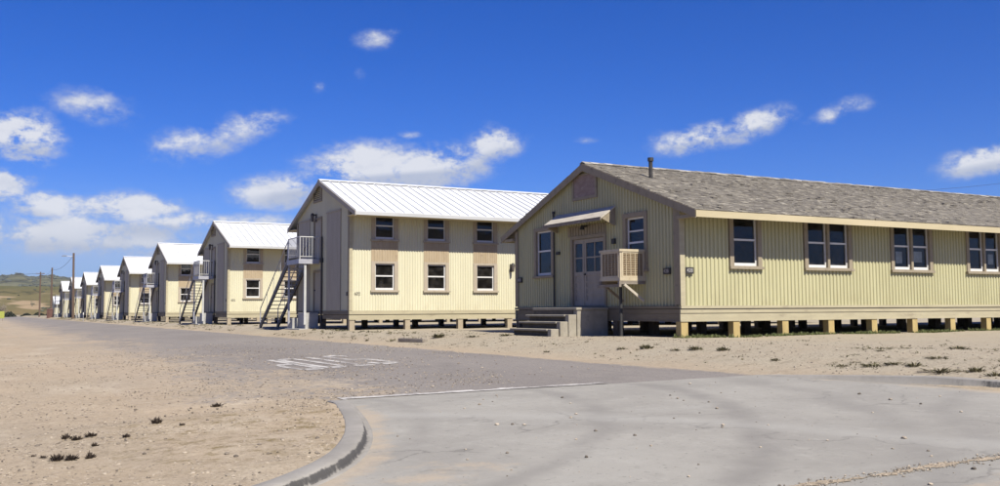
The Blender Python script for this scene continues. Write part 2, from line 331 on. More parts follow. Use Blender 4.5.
def ground_z(x, y):
    l = low(x); t = sm((x-11.0)/(xe(y)-11.0)) if x > 11 else 0
    z = l*(1-t)
    if y < 13.7 and -17 < x < 6:
        d = kdist(x, y)
        if d < -.14: z += .101*sm((7.+d)/6.)*min(1, max(.08, .10+(13.5-y)/1.3))
        elif d > .12: z -= .03
    elif x < 11.2 and y < 13.7: z -= .03
    if y < 11.6 and 11.25 < x: z += .05*sm((13.-x)/1.5)
    if 2.0 < x < 11.3 and y >= 13.2: amp = 0.
    elif x < 11.1 and y < 13.5 and kdist(x, y) > -.35: amp = 0
    else: amp = 1
    if amp: z += (h2(x,y,.55)*.022 + h2(x+9,y-4,1.6)*.010 + random.uniform(-.004,.004))*(1 if abs(x) < 60 else 0)
    return z
def axis(segs):
    out = []
    for a, b, st in segs:
        n = max(1, round((b-a)/st)); out += [a+(b-a)*i/n for i in range(n)]
    out.append(segs[-1][1]); return out
xs = axis([(-6000,-1500,1500),(-1500,-200,260),(-200,-40,16),(-40,-12,2),(-12,-.1,.35),(-.1,6,.1),(6,16,.3),(16,60,1.5),(60,200,14),(200,1500,260),(1500,6000,1500)])
ys = axis([(-2000,-200,300),(-200,-30,17),(-30,2,2),(2,6,.3),(6,14,.1),(14,36,.3),(36,90,.9),(90,330,6),(330,1500,130),(1500,6500,1000)])
g = MB(); nx = len(xs)
g.v = [(x, y, ground_z(x, y)) for y in ys for x in xs]
g.f = [(j*nx+i, j*nx+i+1, (j+1)*nx+i+1, (j+1)*nx+i) for j in range(len(ys)-1) for i in range(nx-1)]
tag(g.build('ground', M['sand'], smooth=True, fix=False), kind='structure')

# road sheet (asphalt side street)
g = MB(); YR = axis([(0,1,1)]); rows = []
yy = axis([(13.4,60,.4),(60,200,3),(200,900,25)])
cols = 26
def joint_y(x): return 13.5 + (x-4.72)*(11.4-13.5)/(11.1-4.72)
for j, y in enumerate(yy):
    xr = 10.95 + .12*math.sin(y*1.3)+.08*math.sin(y*3.1+1) + (.25 if y < 14 else 0)
    row = []
    for i in range(cols+1):
        x = 1.8+(xr-1.8)*i/cols; ya = y
        if j == 0: ya = joint_y(max(x, 4.3)) + .02
        else:
            yj = joint_y(max(x, 4.3)); ya = yj + (y-13.4)*(60-yj)/(60-13.4) if y < 60 else y
        row.append((x, ya, low(x)+.012-(.09 if i == 0 else 0)-(.07 if j < 2 and x < 4.45 else 0)))
    rows.append(row)
g.v = [p for r in rows for p in r]; w = cols+1
g.f = [(j*w+i, j*w+i+1, (j+1)*w+i+1, (j+1)*w+i) for j in range(len(rows)-1) for i in range(cols)]
tag(g.build('road', M['road'], smooth=True, fix=False), kind='structure')

# concrete cross street
def kx(y):
    for (ax,ay),(bx,by) in zip(KERB, KERB[1:]):
        if by <= y <= ay: return ax+(bx-ax)*(ay-y)/(ay-by) if ay > by else ax
    return -16
g = MB(); rows = []; sand = []; nr, nc = 110, 60
yl_list = axis([(13.5,6.4,.14)]) if False else [13.5-(13.5-6.05)*i/70 for i in range(71)]+[6.0-.35*i for i in range(1,41)]
for yl in yl_list:
    xl = kx(yl) if yl > 6.05 else -16
    f = (13.5-yl)/(13.5+8); yr = 11.4-(11.4+8)*f
    row = []
    for i in range(nc+1):
        x = xl+(4.72-xl)*i/24 if i <= 24 else 4.72+(11.35-4.72)*(i-24)/(nc-24)
        y = yl+(yr-yl)*max(0, min(1, (x-4.72)/6.38))
        row.append((x, y, low(x)+.016)); d = abs(kdist(x, y))
        s = .66*(1-sm((d-.12)/.6))
        s = max(s, .52*(1-sm(math.hypot((x-3.4)/1.3, (y-7.2)/1.6)*.9-.15)))
        s = max(s, .62*sm((4.8-y)/.4))
        s = max(s, .6*sm((x-10.5)/.7))
        if y > 12.6 and x < 5.2: s *= .5
        sand.append(s)
    rows.append(row)
w = nc+1
g.v = [p for r in rows for p in r]
g.f = [(j*w+i, j*w+i+1, (j+1)*w+i+1, (j+1)*w+i) for j in range(len(rows)-1) for i in range(nc)]
o = tag(g.build('cross_street', M['concrete'], smooth=True, fix=False), kind='structure')
at = o.data.attributes.new('sand', 'FLOAT', 'POINT'); at.data.foreach_set('value', sand)

# sandy joint across the concrete
g = MB(); pts = []
for i in range(200):
    x = 4.3+i*.042; pts.append((x, 5.05+(x-5.3)*-.09+.02*math.sin(x*5)+random.uniform(-.022,.022), max(.004, .028+.03*math.sin(x*3.1)*math.sin(x*7.7+1)+random.uniform(-.02,.03))))
for (x0,y0,w0),(x1,y1,w1) in zip(pts, pts[1:]):
    g.face([(x0,y0-w0,low(x0)+.021),(x1,y1-w1,low(x1)+.021),(x1,y1+w1,low(x1)+.021),(x0,y0+w0,low(x0)+.021)])
tag(g.build('pavement_joint', M['sand']), kind='structure')

# kerbs
def kerb(name, line, prof, ramp0):
    g = MB(); sc = []; n = len(prof)
    P = []
    for (ax,ay),(bx,by) in zip(line, line[1:]):
        k = max(1, int(math.hypot(bx-ax,by-ay)/.25))
        P += [(ax+(bx-ax)*i/k, ay+(by-ay)*i/k) for i in range(k)]
    P.append(line[-1])
    for _ in range(6): P = [P[0]]+[((a[0]+2*b[0]+c[0])/4,(a[1]+2*b[1]+c[1])/4) for a,b,c in zip(P,P[1:],P[2:])]+[P[-1]]
    acc = 0
    for i, p in enumerate(P):
        a = P[max(0,i-1)]; b = P[min(len(P)-1,i+1)]
        d = Vector((b[0]-a[0], b[1]-a[1])).normalized(); nrm = Vector((-d.y, d.x))
        if i: acc += math.hypot(p[0]-P[i-1][0], p[1]-P[i-1][1])
        hgt = min(1., .12+acc/ramp0)
        for (u, z, s) in prof:
            x, y = p[0]+nrm.x*u, p[1]+nrm.y*u
            g.v.append((x, y, low(x)+ (z*hgt if z > .03 else z) + random.uniform(-.003,.003))); sc.append(s*min(1, max(0, (acc-2.2)/1.8)))
    for i in range(len(P)-1):
        for k in range(n-1): g.f.append((i*n+k, (i+1)*n+k, (i+1)*n+k+1, i*n+k+1))
    o = tag(g.build(name, M['kerb'], smooth=True), kind='structure')
    at = o.data.attributes.new('scuff', 'FLOAT', 'POINT'); at.data.foreach_set('value', sc)
    return o
kerb('kerb', KERB, [(-.20,-.1,0),(-.20,.10,0),(-.185,.108,0),(-.04,.106,.0),(-.008,.098,.25),(.01,.08,.95),(.026,.045,1),(.034,.02,.7),(.06,.021,.3),(.10,.018,0),(.11,-.1,0)], 1.3)
kerb('kerb_far', [(11.12,-12),(11.4,4),(11.42,7.0),(11.38,9.0),(11.15,10.4),(11.05,11.3)][::-1], [(.22,-.1,0),(.22,.12,0),(.20,.135,0),(.02,.135,.15),(-.01,.12,.85),(-.03,.02,.85),(-.12,.022,.1),(-.13,-.1,0)], 3.0)

# road markings
def zr(x): return low(x)+.018
g = MB()
def stroke(a, b, w):
    a = Vector(a); b = Vector(b); d = (b-a).normalized(); n = Vector((-d.y, d.x))*w/2; k = max(1, int((b-a).length/.3))
    for i in range(k):
        p = a+(b-a)*i/k; q = a+(b-a)*(i+1)/k
        g.face([(c.x, c.y, zr(c.x)) for c in (p-n, q-n, q+n, p+n)])
# letters: up = -Y, reading direction = -X, for drivers coming towards the joint
def letter(x0, strokes, wd=.42, y0=24.2, ln=4.3, sw=.15):
    for pl in strokes:
        for (u0,v0),(u1,v1) in zip(pl, pl[1:]):
            hor = abs(v1-v0) < .06
            stroke((x0-u0*wd, y0-v0*ln), (x0-u1*wd, y0-v1*ln), .48 if hor else sw)
S_ = [[(1,.80),(.9,.965),(.1,.965),(0,.8),(0,.65),(.15,.53),(.85,.47),(1,.35),(1,.2),(.9,.035),(.1,.035),(0,.2)]]
T_ = [[(0,.965),(1,.965)],[(.5,.93),(.5,0)]]
O_ = [[(.1,.965),(.9,.965)],[(.9,.965),(1,.8),(1,.2),(.9,.035)],[(.9,.035),(.1,.035)],[(.1,.035),(0,.2),(0,.8),(.1,.965)]]
P_ = [[(0,0),(0,1)],[(0,.965),(.85,.965)],[(.85,.965),(1,.8),(1,.65),(.85,.5)],[(.85,.5),(0,.5)]]
for x0, st in ((8.32,S_),(7.72,T_),(7.12,O_),(6.52,P_)): letter(x0, st)
tag(g.build('stop_marking', M['paint']), kind='structure')
g = MB()
for i in range(30):
    x0 = 4.75+i*.13; x1 = x0+.13
    wl = .10+.03*math.sin(i*1.1)+random.uniform(-.02,.02)
    g.face([(x0,joint_y(x0)+.06,zr(x0)+.004),(x1,joint_y(x1)+.06,zr(x1)+.004),(x1,joint_y(x1)+.06+wl*2.2,zr(x1)+.004),(x0,joint_y(x0)+.06+wl*2.2,zr(x0)+.004)])
tag(g.build('stop_line', M['paint']), kind='structure')

# ------------------------------------------------------------------ building pieces
def corr(mb, P, u0, u1, zb, ztop, opens, per, dep):
    us = {round(u0,4), round(u1,4)}; k = 0; prof = {}
    u = u0
    while u < u1:
        for f, d in ((0,0),(.40,0),(.52,-dep),(.88,-dep)):
            uu = u+per*f
            if uu <= u1: us.add(round(uu,4))
        u += per
    for o in opens: us.add(round(o[0],4)); us.add(round(o[1],4))
    us = sorted(us)
    def dd(u):
        f = ((u-u0)/per) % 1
        if f < .40: return 0
        if f < .52: return -dep*(f-.40)/.12
        if f < .88: return -dep
        return -dep*(1-f)/.12
    for a, b in zip(us, us[1:]):
        if b-a < 1e-4: continue
        m = (a+b)/2; da, db = dd(a+1e-5), dd(b-1e-5)
        z = zb; segs = []
        for o in sorted([o for o in opens if o[0] < m < o[1]], key=lambda q: q[2]):
            segs.append((z, z, o[2], o[2])); z = o[3]
        segs.append((z, z, ztop(a), ztop(b)))
        for za, zb_, zc, zd in segs:
            if zc > za: mb.face([P(a,da,za), P(b,db,zb_), P(b,db,zd), P(a,da,zc)])
def frameP(mb, P, u0, u1, z0, z1, w, n0, n1, wb=None, wt=None):
    wb = w if wb is None else wb; wt = w if wt is None else wt
    mb.boxP(P, u0, u0+w, n0, n1, z0, z1); mb.boxP(P, u1-w, u1, n0, n1, z0, z1)
    mb.boxP(P, u0+w, u1-w, n0, n1, z0, z0+wb); mb.boxP(P, u0+w, u1-w, n0, n1, z1-wt, z1)
def window(root, P, u0, u1, z0, z1, ns=1, cas=.15, top=.06, mid=None, extra=None, paper=(), sillh=.07, tm='taupe'):
    """u0..z1 outer edge of the casing"""
    c = MB(); frameP(c, P, u0, u1, z0, z1, cas, -.12, .035, .02, top)
    inner0, inner1 = u0+cas, u1-cas; wdt = (inner1-inner0-.10*(ns-1))/ns
    for k in range(ns-1):
        a = inner0+(k+1)*wdt+k*.10; c.boxP(P, a, a+.10, -.12, .03, z0+.02, z1-top)
    w = c.build('window', M[tm], root)
    s = MB(); s.boxP(P, u0-.03, u1+.03, -.02, .085, z0-sillh, z0+.001); s.build('sill', M[tm], w)
    zb, zt = z0+.02, z1-top; zm = mid or (zb+zt)/2
    for k in range(ns):
        a = inner0+k*(wdt+.10); b = a+wdt
        f = MB(); frameP(f, P, a+.002, b-.002, zb+.002, zt-.002, .045, -.095, -.045, .085, .05)
        f.boxP(P, a+.047, b-.047, -.09, -.04, zm-.028, zm+.028)
        if extra: f.boxP(P, a+.047, b-.047, -.088, -.05, extra-.022, extra+.022)
        f.build('sash', M['white'], w)
        p = MB(); p.face([P(a+.03,-.07,zb+.03),P(b-.03,-.07,zb+.03),P(b-.03,-.07,zt-.03),P(a+.03,-.07,zt-.03)]); p.build('pane', M['glass'], w)
    for (pu0, pu1, pz0, pz1) in paper:
        q = MB(); q.boxP(P, pu0, pu1, -.098, -.094, pz0, pz1); q.build('paper_notice', M['paper'], w)
    return (u0+.05, u1-.05, z0+.0, z1-.03)
def digits(txt, P, u, z, n, h, mat, parent, name, flip=False):
    cu = bpy.data.curves.new(name, 'FONT'); cu.body = txt; cu.size = h*1.4; cu.extrude = .002; cu.align_x = 'CENTER'; cu.align_y = 'CENTER'
    t = bpy.data.objects.new(name, cu); COL.objects.link(t)
    bpy.context.view_layer.update()
    me = bpy.data.meshes.new_from_object(t.evaluated_get(bpy.context.evaluated_depsgraph_get())); bpy.data.objects.remove(t)
    for v in me.vertices:
        x, y, zz = v.co; v.co = P(u+(-x if flip else x), n+zz, z+y)
    me.materials.clear(); me.materials.append(mat)
    o = bpy.data.objects.new(name, me); COL.objects.link(o); o.parent = parent
    return o

# ------------------------------------------------------------------ single-storey building
X1, Y1 = 16.77, 20.34
W1, L1 = 9.05, 33.9
b1 = tag(empty('single_storey_barracks', (X1, Y1, 0)), 'yellow single storey barracks with weathered grey shingle roof on short wooden piers', 'building')
F1 = lambda u, n, z: (u, -n, z)
G1 = lambda u, n, z: (-n, u, z)
BK1 = lambda u, n, z: (u, W1+n, z)
GB1 = lambda u, n, z: (L1+n, u, z)
ZE, ZR, OV, RO = 3.47, 5.44, .82, .14
SL = (ZR-ZE)/(W1/2+OV)
def roofz1(y): return ZR-SL*abs(y-W1/2)
und1 = lambda y: roofz1(y)-.10
ops = []
SK0, SK1 = .44, .87
wins = [(1.76,2.97,1), (4.68,6.70,2), (8.46,10.46,2), (12.19,14.12,2), (15.95,17.9,2), (19.7,21.65,2), (23.5,25.4,2), (27.2,29.1,2), (31.,32.2,1)]
for i, (a, b, n) in enumerate(wins):
    pp = ()
    if i == 2: pp = ((a+.36,a+.66,2.2,2.58),(a+1.22,a+1.62,2.25,2.6))
    if i == 3: pp = ((a+1.3,a+1.58,2.25,2.6),)
    ops.append(window(b1, F1, a, b, 1.98, 3.53, n, .15, .04, 2.75, None, pp))
g = MB(); corr(g, F1, .06, L1-.06, SK1, lambda u: 3.60, ops, .146, .032); g.build('wall', M['yellow'], b1, fix=False)
gops = []
gops.append(window(b1, G1, 6.51, 7.78, 1.93, 3.58, 1, .15, .12, 2.78))
gops.append(window(b1, G1, 1.43, 2.60, 1.93, 3.62, 1, .15, .14, 2.74, 3.08))
gops.append((3.5, 5.42, .87, 3.42)); gops.append((4.0, 5.22, 4.36, 5.02))
g = MB(); corr(g, G1, .06, W1-.06, SK1, lambda u: und1(u), gops, .146, .032); g.build('wall', M['yellow'], b1, fix=False)
g = MB(); corr(g, BK1, .06, L1-.06, SK1, lambda u: 3.60, [], .146, .032); g.build('wall', M['yellow'], b1, fix=False)
g = MB(); corr(g, GB1, .06, W1-.06, SK1, lambda u: und1(u), [], .146, .032); g.build('wall', M['yellow'], b1, fix=False)
# inner lining, dark room
g = MB(); t = .16
for (x0,x1,y0,y1) in ((.13,L1-.13,W1-.2,W1-.14),(L1-.2,L1-.14,.14,W1-.2)): g.box(x0,x1,y0,y1,SK1,3.6)
g.box(.13, L1-.13, .13, W1-.13, 3.56, 3.60)
g.build('inner_lining', M['floor'], b1)
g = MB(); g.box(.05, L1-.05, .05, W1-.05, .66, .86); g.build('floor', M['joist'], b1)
# corner boards
for (u0,u1,P,m) in ((-.04,.13,F1,'skirt'),(L1-.13,L1+.04,F1,'skirt')):
    g = MB(); g.boxP(P, u0, u1, .004, .035, SK1+.008, 3.52); g.build('corner_board', M['taupe'] if u0 > 1 else M['skirt'], b1)
for (u0,u1) in ((-.003,.24),(W1-.16,W1+.03)):
    g = MB(); g.boxP(G1, u0, u1, .004, .04, SK1+.03, 3.62 if u0 < 1 else 3.58); g.build('corner_board', M['taupe'], b1)
# skirting: horizontal boards
def skirting(root, P, ln, mat, e=.05):
    g = MB(); g.boxP(P, -e, ln+e, -.02, .030, SK0, SK0+.03); g.boxP(P, -e, ln+e, -.02, .014, SK0+.03, SK0+.21); g.boxP(P, -e, ln+e, -.02, .006, SK0+.21, SK0+.235)
    g.boxP(P, -e, ln+e, -.02, .026, SK0+.235, SK0+.345); g.boxP(P, -e, ln+e, -.02, .055, SK0+.36, SK0+.435)
    return g.build('skirting', mat, root)
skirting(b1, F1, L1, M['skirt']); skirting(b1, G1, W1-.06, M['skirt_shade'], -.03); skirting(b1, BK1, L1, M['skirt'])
# piers
def piers(root, L_, W_, sp, nrow, mf, mi, sz=.12, zt=.44):
    nk = int(L_/sp)
    for r in range(nrow):
        for k in range(nk+1):
            x = .10+k*sp; y = .10+r*(W_-.2)/(nrow-1)
            if r not in (0, nrow-1) and k: x -= .55
            if x > L_: continue
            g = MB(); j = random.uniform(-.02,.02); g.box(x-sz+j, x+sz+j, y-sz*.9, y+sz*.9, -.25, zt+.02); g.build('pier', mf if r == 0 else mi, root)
    g = MB()
    for r in range(nrow):
        y = .12+r*(W_-.24)/(nrow-1)
        if 0 < r < nrow-1: g.box(.1, L_-.1, y-.08, y+.08, zt+.022, .655)
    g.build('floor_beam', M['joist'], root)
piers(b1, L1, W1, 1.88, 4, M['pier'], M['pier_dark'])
# roof
g = MB()
def roof_slab(g, W_, OV_, zr, ze, x0, x1, th):
    ym = W_/2
    for sgn in (-1, 1):
        ye = ym+sgn*(ym+OV_)
        g.hexa([(x0,ym,zr-th),(x1,ym,zr-th),(x1,ye,ze-th),(x0,ye,ze-th),(x0,ym,zr),(x1,ym,zr),(x1,ye,ze),(x0,ye,ze)])
roof_slab(g, W1, OV, ZR-.035, ZE-.035, -RO, L1+RO, .07); rf = g.build('roof', M['shingle'], b1)
g = MB(); rng = random.Random(3)
slen = math.hypot(W1/2+OV, ZR-ZE); ex = .135; nco = int(slen/ex)
cs, sn = (W1/2+OV)/slen, (ZR-ZE)/slen
for side in (-1, 1):
    for c in range(nco+1):
        x = -RO-.03-rng.uniform(0,.1)
        while x < L1+RO:
            wd = rng.uniform(.09,.24)*(1 if side < 0 else 3); x1 = min(x+wd-.004, L1+RO+.02)
            s0 = slen-c*ex + rng.uniform(-.018,.014) + (.02 if c == 0 else 0); s1 = max(0, s0-ex*1.35)
            lift = .016+rng.uniform(0,.010)+(rng.uniform(.01,.035) if rng.random() < .05 else 0)
            if not (rng.random() < .006 and c > 0):
                def pt(xx, s, h):
                    return (max(xx,-RO-.02), W1/2+side*(s*cs+h*sn), ZR-.035-s*sn+h*cs)
                a, b, d, e = pt(x,s0,lift), pt(x1,s0,lift), pt(x1,s1,.004), pt(x,s1,.004)
                i = len(g.v); g.v += [a,b,d,e,pt(x,s0,0),pt(x1,s0,0)]
                g.f.append((i,i+1,i+2,i+3)); g.f.append((i+4,i+5,i+1,i)); g.f.append((i,i+3,i+4)); g.f.append((i+1,i+5,i+2))
            x = x1+.004
g.build('shingles', M['shingle'], rf, fix=False)
g = MB(); x = -RO-.02
while x < L1+RO:
    for side in (-1, 1):
        hh = rng.uniform(.0,.02); y0 = W1/2; y1 = y0+side*.15
        g.hexa([(x,y0,ZR+.0+hh),(x+.30,y0,ZR-.005+hh),(x+.30,y1,ZR-.06+hh),(x,y1,ZR-.06+hh),(x,y0,ZR+.02+hh),(x+.30,y0,ZR+.015+hh),(x+.30,y1,ZR-.035+hh),(x,y1,ZR-.035+hh)])
    x += .27
M['ridge'] = leaf_mat('pale_ridge_shingle', (.20,.18,.155), (.50,.47,.42))
g.build('ridge_cap', M['ridge'], rf)
# eave fascia and rake boards
g = MB(); g.box(-RO-.03, L1+RO, -OV-.03, -OV-.002, ZE-.235, ZE-.055); g.build('fascia', M['fascia'], b1)
g = MB(); g.box(-RO-.03, L1+RO, W1+OV+.002, W1+OV+.03, ZE-.235, ZE-.055); g.build('fascia', M['fascia'], b1)
for x0, x1 in ((-RO-.034,-RO-.004),(L1+RO+.004,L1+RO+.034)):
    for sgn in (-1, 1):
        g = MB(); ye = W1/2+sgn*(W1/2+OV+.03); zt = ZE-.05
        g.hexa([(x0,W1/2,ZR-.27),(x1,W1/2,ZR-.27),(x1,ye,zt-.21),(x0,ye,zt-.21),(x0,W1/2,ZR-.042),(x1,W1/2,ZR-.042),(x1,ye,zt+.005),(x0,ye,zt+.005)])
        # return block at the eave end
        g.build('rake_board', M['taupe'], b1)
for sgn in (-1, 1):
    g = MB(); y0, y1 = (-OV, -.0) if sgn < 0 else (W1, W1+OV)
    g.box(-RO, .0, y0+.003, y1, ZE-.23, ZE-.14); g.build('eave_return', M['taupe'], b1)
# rafter tails under the front eave
g = MB()
for k in range(int(L1/.61)+1):
    g = MB(); x = .05+k*.61; g.hexa([(x,-OV+.01,ZE-.20),(x+.05,-OV+.01,ZE-.20),(x+.05,.0,ZE-.20+OV*SL),(x,.0,ZE-.20+OV*SL),(x,-OV+.01,ZE-.11),(x+.05,-OV+.01,ZE-.11),(x+.05,0,ZE-.11+OV*SL),(x,0,ZE-.11+OV*SL)]); g.build('rafter_tail', M['taupe'], b1)
# boarded gable vent
g = MB(); frameP(g, G1, 3.92, 5.30, 4.28, 5.10, .09, .0, .05, .09, .05); v = g.build('gable_vent', M['taupe'], b1)
g = MB(); g.boxP(G1, 4.0, 5.22, -.02, .03, 4.36, 5.06); g.build('plywood_board', M['plywood'], v)
# door
g = MB(); frameP(g, G1, 3.48, 5.45, .87, 3.13, .11, -.12, .045, .03, .10); dr = g.build('door_frame', M['taupe'], b1)
g = MB(); g.boxP(G1, 3.48, 5.62, -.03, .02, 3.131, 3.45)
for k in range(13): g.boxP(G1, 3.55+k*.158, 3.62+k*.158, .021, .04, 3.15, 3.43)
g.build('transom_panel', M['taupe'], b1)
def door_leaf(u0, u1, hinge, panes, ncol):
    g = MB(); z0, z1 = .91, 3.02; zp0, zp1 = 1.98, 2.88
    P = lambda u, n, z: G1(u, n-.06, z)
    g.boxP(P, u0, u0+.09, 0, .045, z0, z1); g.boxP(P, u1-.09, u1, 0, .045, z0, z1)
    g.boxP(P, u0+.09, u1-.09, 0, .045, z1-.13, z1); g.boxP(P, u0+.09, u1-.09, 0, .045, zp0-.12, zp0); g.boxP(P, u0+.09, u1-.09, 0, .045, z0, z0+.16)
    nz = 4; hh = (zp0-.12-z0-.16)/nz
    for k in range(nz):
        za = z0+.16+k*hh; g.boxP(P, u0+.09, u1-.09, .012, .022, za, za+hh)
        if k: g.boxP(P, u0+.09, u1-.09, 0, .04, za-.03, za+.03)
    for k in range(1, ncol): g.boxP(P, u0+.09+(u1-u0-.18)*k/ncol-.018, u0+.09+(u1-u0-.18)*k/ncol+.018, .0, .042, zp0, zp1)
    zz = (zp0+zp1)/2; g.boxP(P, u0+.09, u1-.09, .002, .04, zz-.02, zz+.02)
    d = g.build('door', M['door'], b1)
    q = MB(); q.face([P(u0+.08,.02,zp0),P(u1-.08,.02,zp0),P(u1-.08,.02,zp1),P(u0+.08,.02,zp1)]); q.build('pane', M['glass'], d)
    if hinge:
        q = MB(); q.tube(P(u1-.05,.045,1.9), P(u1-.05,.10,1.9), .03); q.build('handle', M['dark'], d)
door_leaf(3.60, 4.72, 1, 4, 2); door_leaf(4.74, 5.33, 0, 2, 1)
# awning over the door
g = MB(); g.hexa([G1(2.95,.03,3.86),G1(6.27,.03,3.86),G1(6.27,.56,3.50),G1(2.95,.56,3.50),G1(2.95,.03,3.91),G1(6.27,.03,3.91),G1(6.27,.56,3.55),G1(2.95,.56,3.55)]); aw = g.build('awning', M['awning'], b1)
g = MB(); g.boxP(G1, 2.95, 6.27, .562, .585, 3.45, 3.556); g.build('awning_fascia', M['wood_grey'], aw)
for u in (2.97, 6.20):
    g = MB(); g.hexa([G1(u,.03,3.32),G1(u+.06,.03,3.32),G1(u+.06,.08,3.32),G1(u,.08,3.32),G1(u,.03,3.86),G1(u+.06,.03,3.86),G1(u+.06,.53,3.52),G1(u,.53,3.52)]); g.build('awning_bracket', M['taupe'], aw)
# conduit, alarm, lamp, vent pipe
g = MB(); g.tube(G1(6.44,.05,.9), G1(6.44,.05,3.98), .026); g.tube(G1(6.44,.05,3.98), G1(6.44,.05,4.06), .05); g.build('conduit_pipe', M['dark'], b1)
g = MB(); g.boxP(G1, 2.98, 3.12, .0, .08, 2.76, 2.92); g.build('junction_box', M['dark'], b1)
g = MB(); g.boxP(G1, 6.13, 6.33, .0, .05, 2.60, 2.70); g.build('junction_box', M['dark'], b1)
g = MB(); g.tube(G1(4.48,.04,3.42), G1(4.48,.2,3.40), .03); g.tube(G1(4.48,.22,3.30), G1(4.48,.22,3.44), .085, .04); g.build('porch_lamp', M['dark'], b1)
g = MB(); g.tube((1.33,2.95,4.45), (1.33,2.95,5.38), .062, n=14); fl = g.build('flue_pipe', M['dark'], b1)
g = MB(); g.tube((1.33,2.95,5.36), (1.33,2.95,5.47), .092, n=14); g.build('flue_cap', M['dark'], fl)
g = MB(); g.tube((1.33,2.95,4.62), (1.33,2.95,4.78), .16, .07, n=14); g.build('flashing', M['steel'], fl)
for (u, P, fl_) in ((.55,G1,1),(8.76,G1,1),(.27,F1,0)):
    g = MB(); g.boxP(P, u-.14, u+.14, .004, .06, 1.75, 1.93); pl = g.build('number_plate', M['dark'], b1)
    digits('428', P, u, 1.84, .062, .10, M['paper'], pl, 'number', bool(fl_))

# evaporative cooler on its stand
ac = tag(empty('evaporative_cooler', (X1-.90, Y1+1.56, 1.60)), 'beige box evaporative cooler with louvred sides mounted outside the gable window', 'cooler')
w_, d_, h_ = .90, .96, .90
g = MB(); g.box(.04,w_-.02,.04,d_-.04,.08,h_-.06); g.build('cooling_pad', M['pad'], ac)
g = MB(); g.box(-.02,w_,-.02,d_+.02,0,.09); g.build('water_pan', M['cooler'], ac)
g = MB(); g.box(-.03,w_,-.03,d_+.03,h_-.07,h_)
g.build('lid', M['cooler'], ac)
g = MB()
for x, y in ((0,0),(0,d_-.06),(w_-.06,0),(w_-.06,d_-.06)):
    g = MB(); g.box(x, x+.06, y, y+.06, .091, h_-.071); g.build('corner_post', M['cooler'], ac)
def grille(P, ln):
    g = MB(); frameP(g, P, .062, ln-.062, .092, h_-.072, .045, -.02, .012)
    for k in range(1,5): u = .062+(ln-.124)*k/5; g.boxP(P, u-.009, u+.009, -.01, .008, .13, h_-.11)
    g.build('grille', M['cooler'], ac); g = MB()
    for k in range(30): u = .10+(ln-.20)*k/29; g.boxP(P, u-.004, u+.004, -.004, .004, .13, h_-.11)
    for k in range(10):
        z = .14+k*.066; g.hexa([P(.09,.0,z),P(ln-.09,.0,z),P(ln-.09,-.03,z+.04),P(.09,-.03,z+.04),P(.09,.004,z+.006),P(ln-.09,.004,z+.006),P(ln-.09,-.026,z+.046),P(.09,-.026,z+.046)])
    g.build('louvres', M['louvre'], ac)
grille(lambda u,n,z: (-n,u,z), d_); grille(lambda u,n,z: (u,-n,z), w_); grille(lambda u,n,z: (u,d_+n,z), w_)
st = tag(empty('cooler_stand', (X1-.90, Y1+1.56, 0)), 'timber bracket and dark iron post carrying the beige cooler by the gable wall', 'stand')
g = MB(); g.box(-.05,.86,-.03,.05,1.50,1.597); g.box(-.05,.86,d_-.05,d_+.03,1.50,1.597); g.box(-.08,.0,-.06,d_+.06,1.42,1.498); g.build('platform', M['wood_grey'], st)
g = MB(); g.tube((.36,.48,-.1), (.36,.48,1.50), .045); g.build('post', M['wire'], st)
g = MB(); g.bar((.12,-.03,1.49), (.80,-.03,1.02), .05, .07); g.build('brace', M['wood_pale'], st)
g = MB(); g.bar((.12,d_,1.49), (.80,d_,1.02), .05, .07); g.build('brace', M['wood_grey'], st)

# concrete steps to the door
cs_ = tag(empty('concrete_steps', (X1, Y1, 0)), 'four concrete steps and landing in front of the double door', 'steps')
def slab(x0,x1,y0,y1,z0,z1,nm,par):
    g = MB(); g.box(x0,x1,y0,y1,z0,z1); o = g.build(nm, M['concrete_step'], par)
    b = o.modifiers.new('b','BEVEL'); b.width = .015; b.segments = 2; return o
slab(-1.18,-.07,3.36,5.86,-.2,.77,'landing',cs_); slab(-1.22,-.07,3.33,5.89,.773,.85,'landing_slab',cs_)
g = MB(); g.box(-1.205, -1.183, 3.562, 5.84, .0, .76); g.build('riser', M['recess'], cs_)
for x0, y1, zt in ((-1.5,5.86,.64),(-1.8,5.78,.435),(-2.12,5.78,.22)):
    slab(x0+.02, x0+.297, 3.36, 3.56, -.2, zt, 'side_wall', cs_)
    g = MB(); g.box(x0+.14, x0+.296, 3.562, y1-.01, -.2, zt-.062); g.build('riser', M['recess'], cs_)
    slab(x0-.01, x0+.33, 3.563, y1, zt-.06, zt, 'tread', cs_)

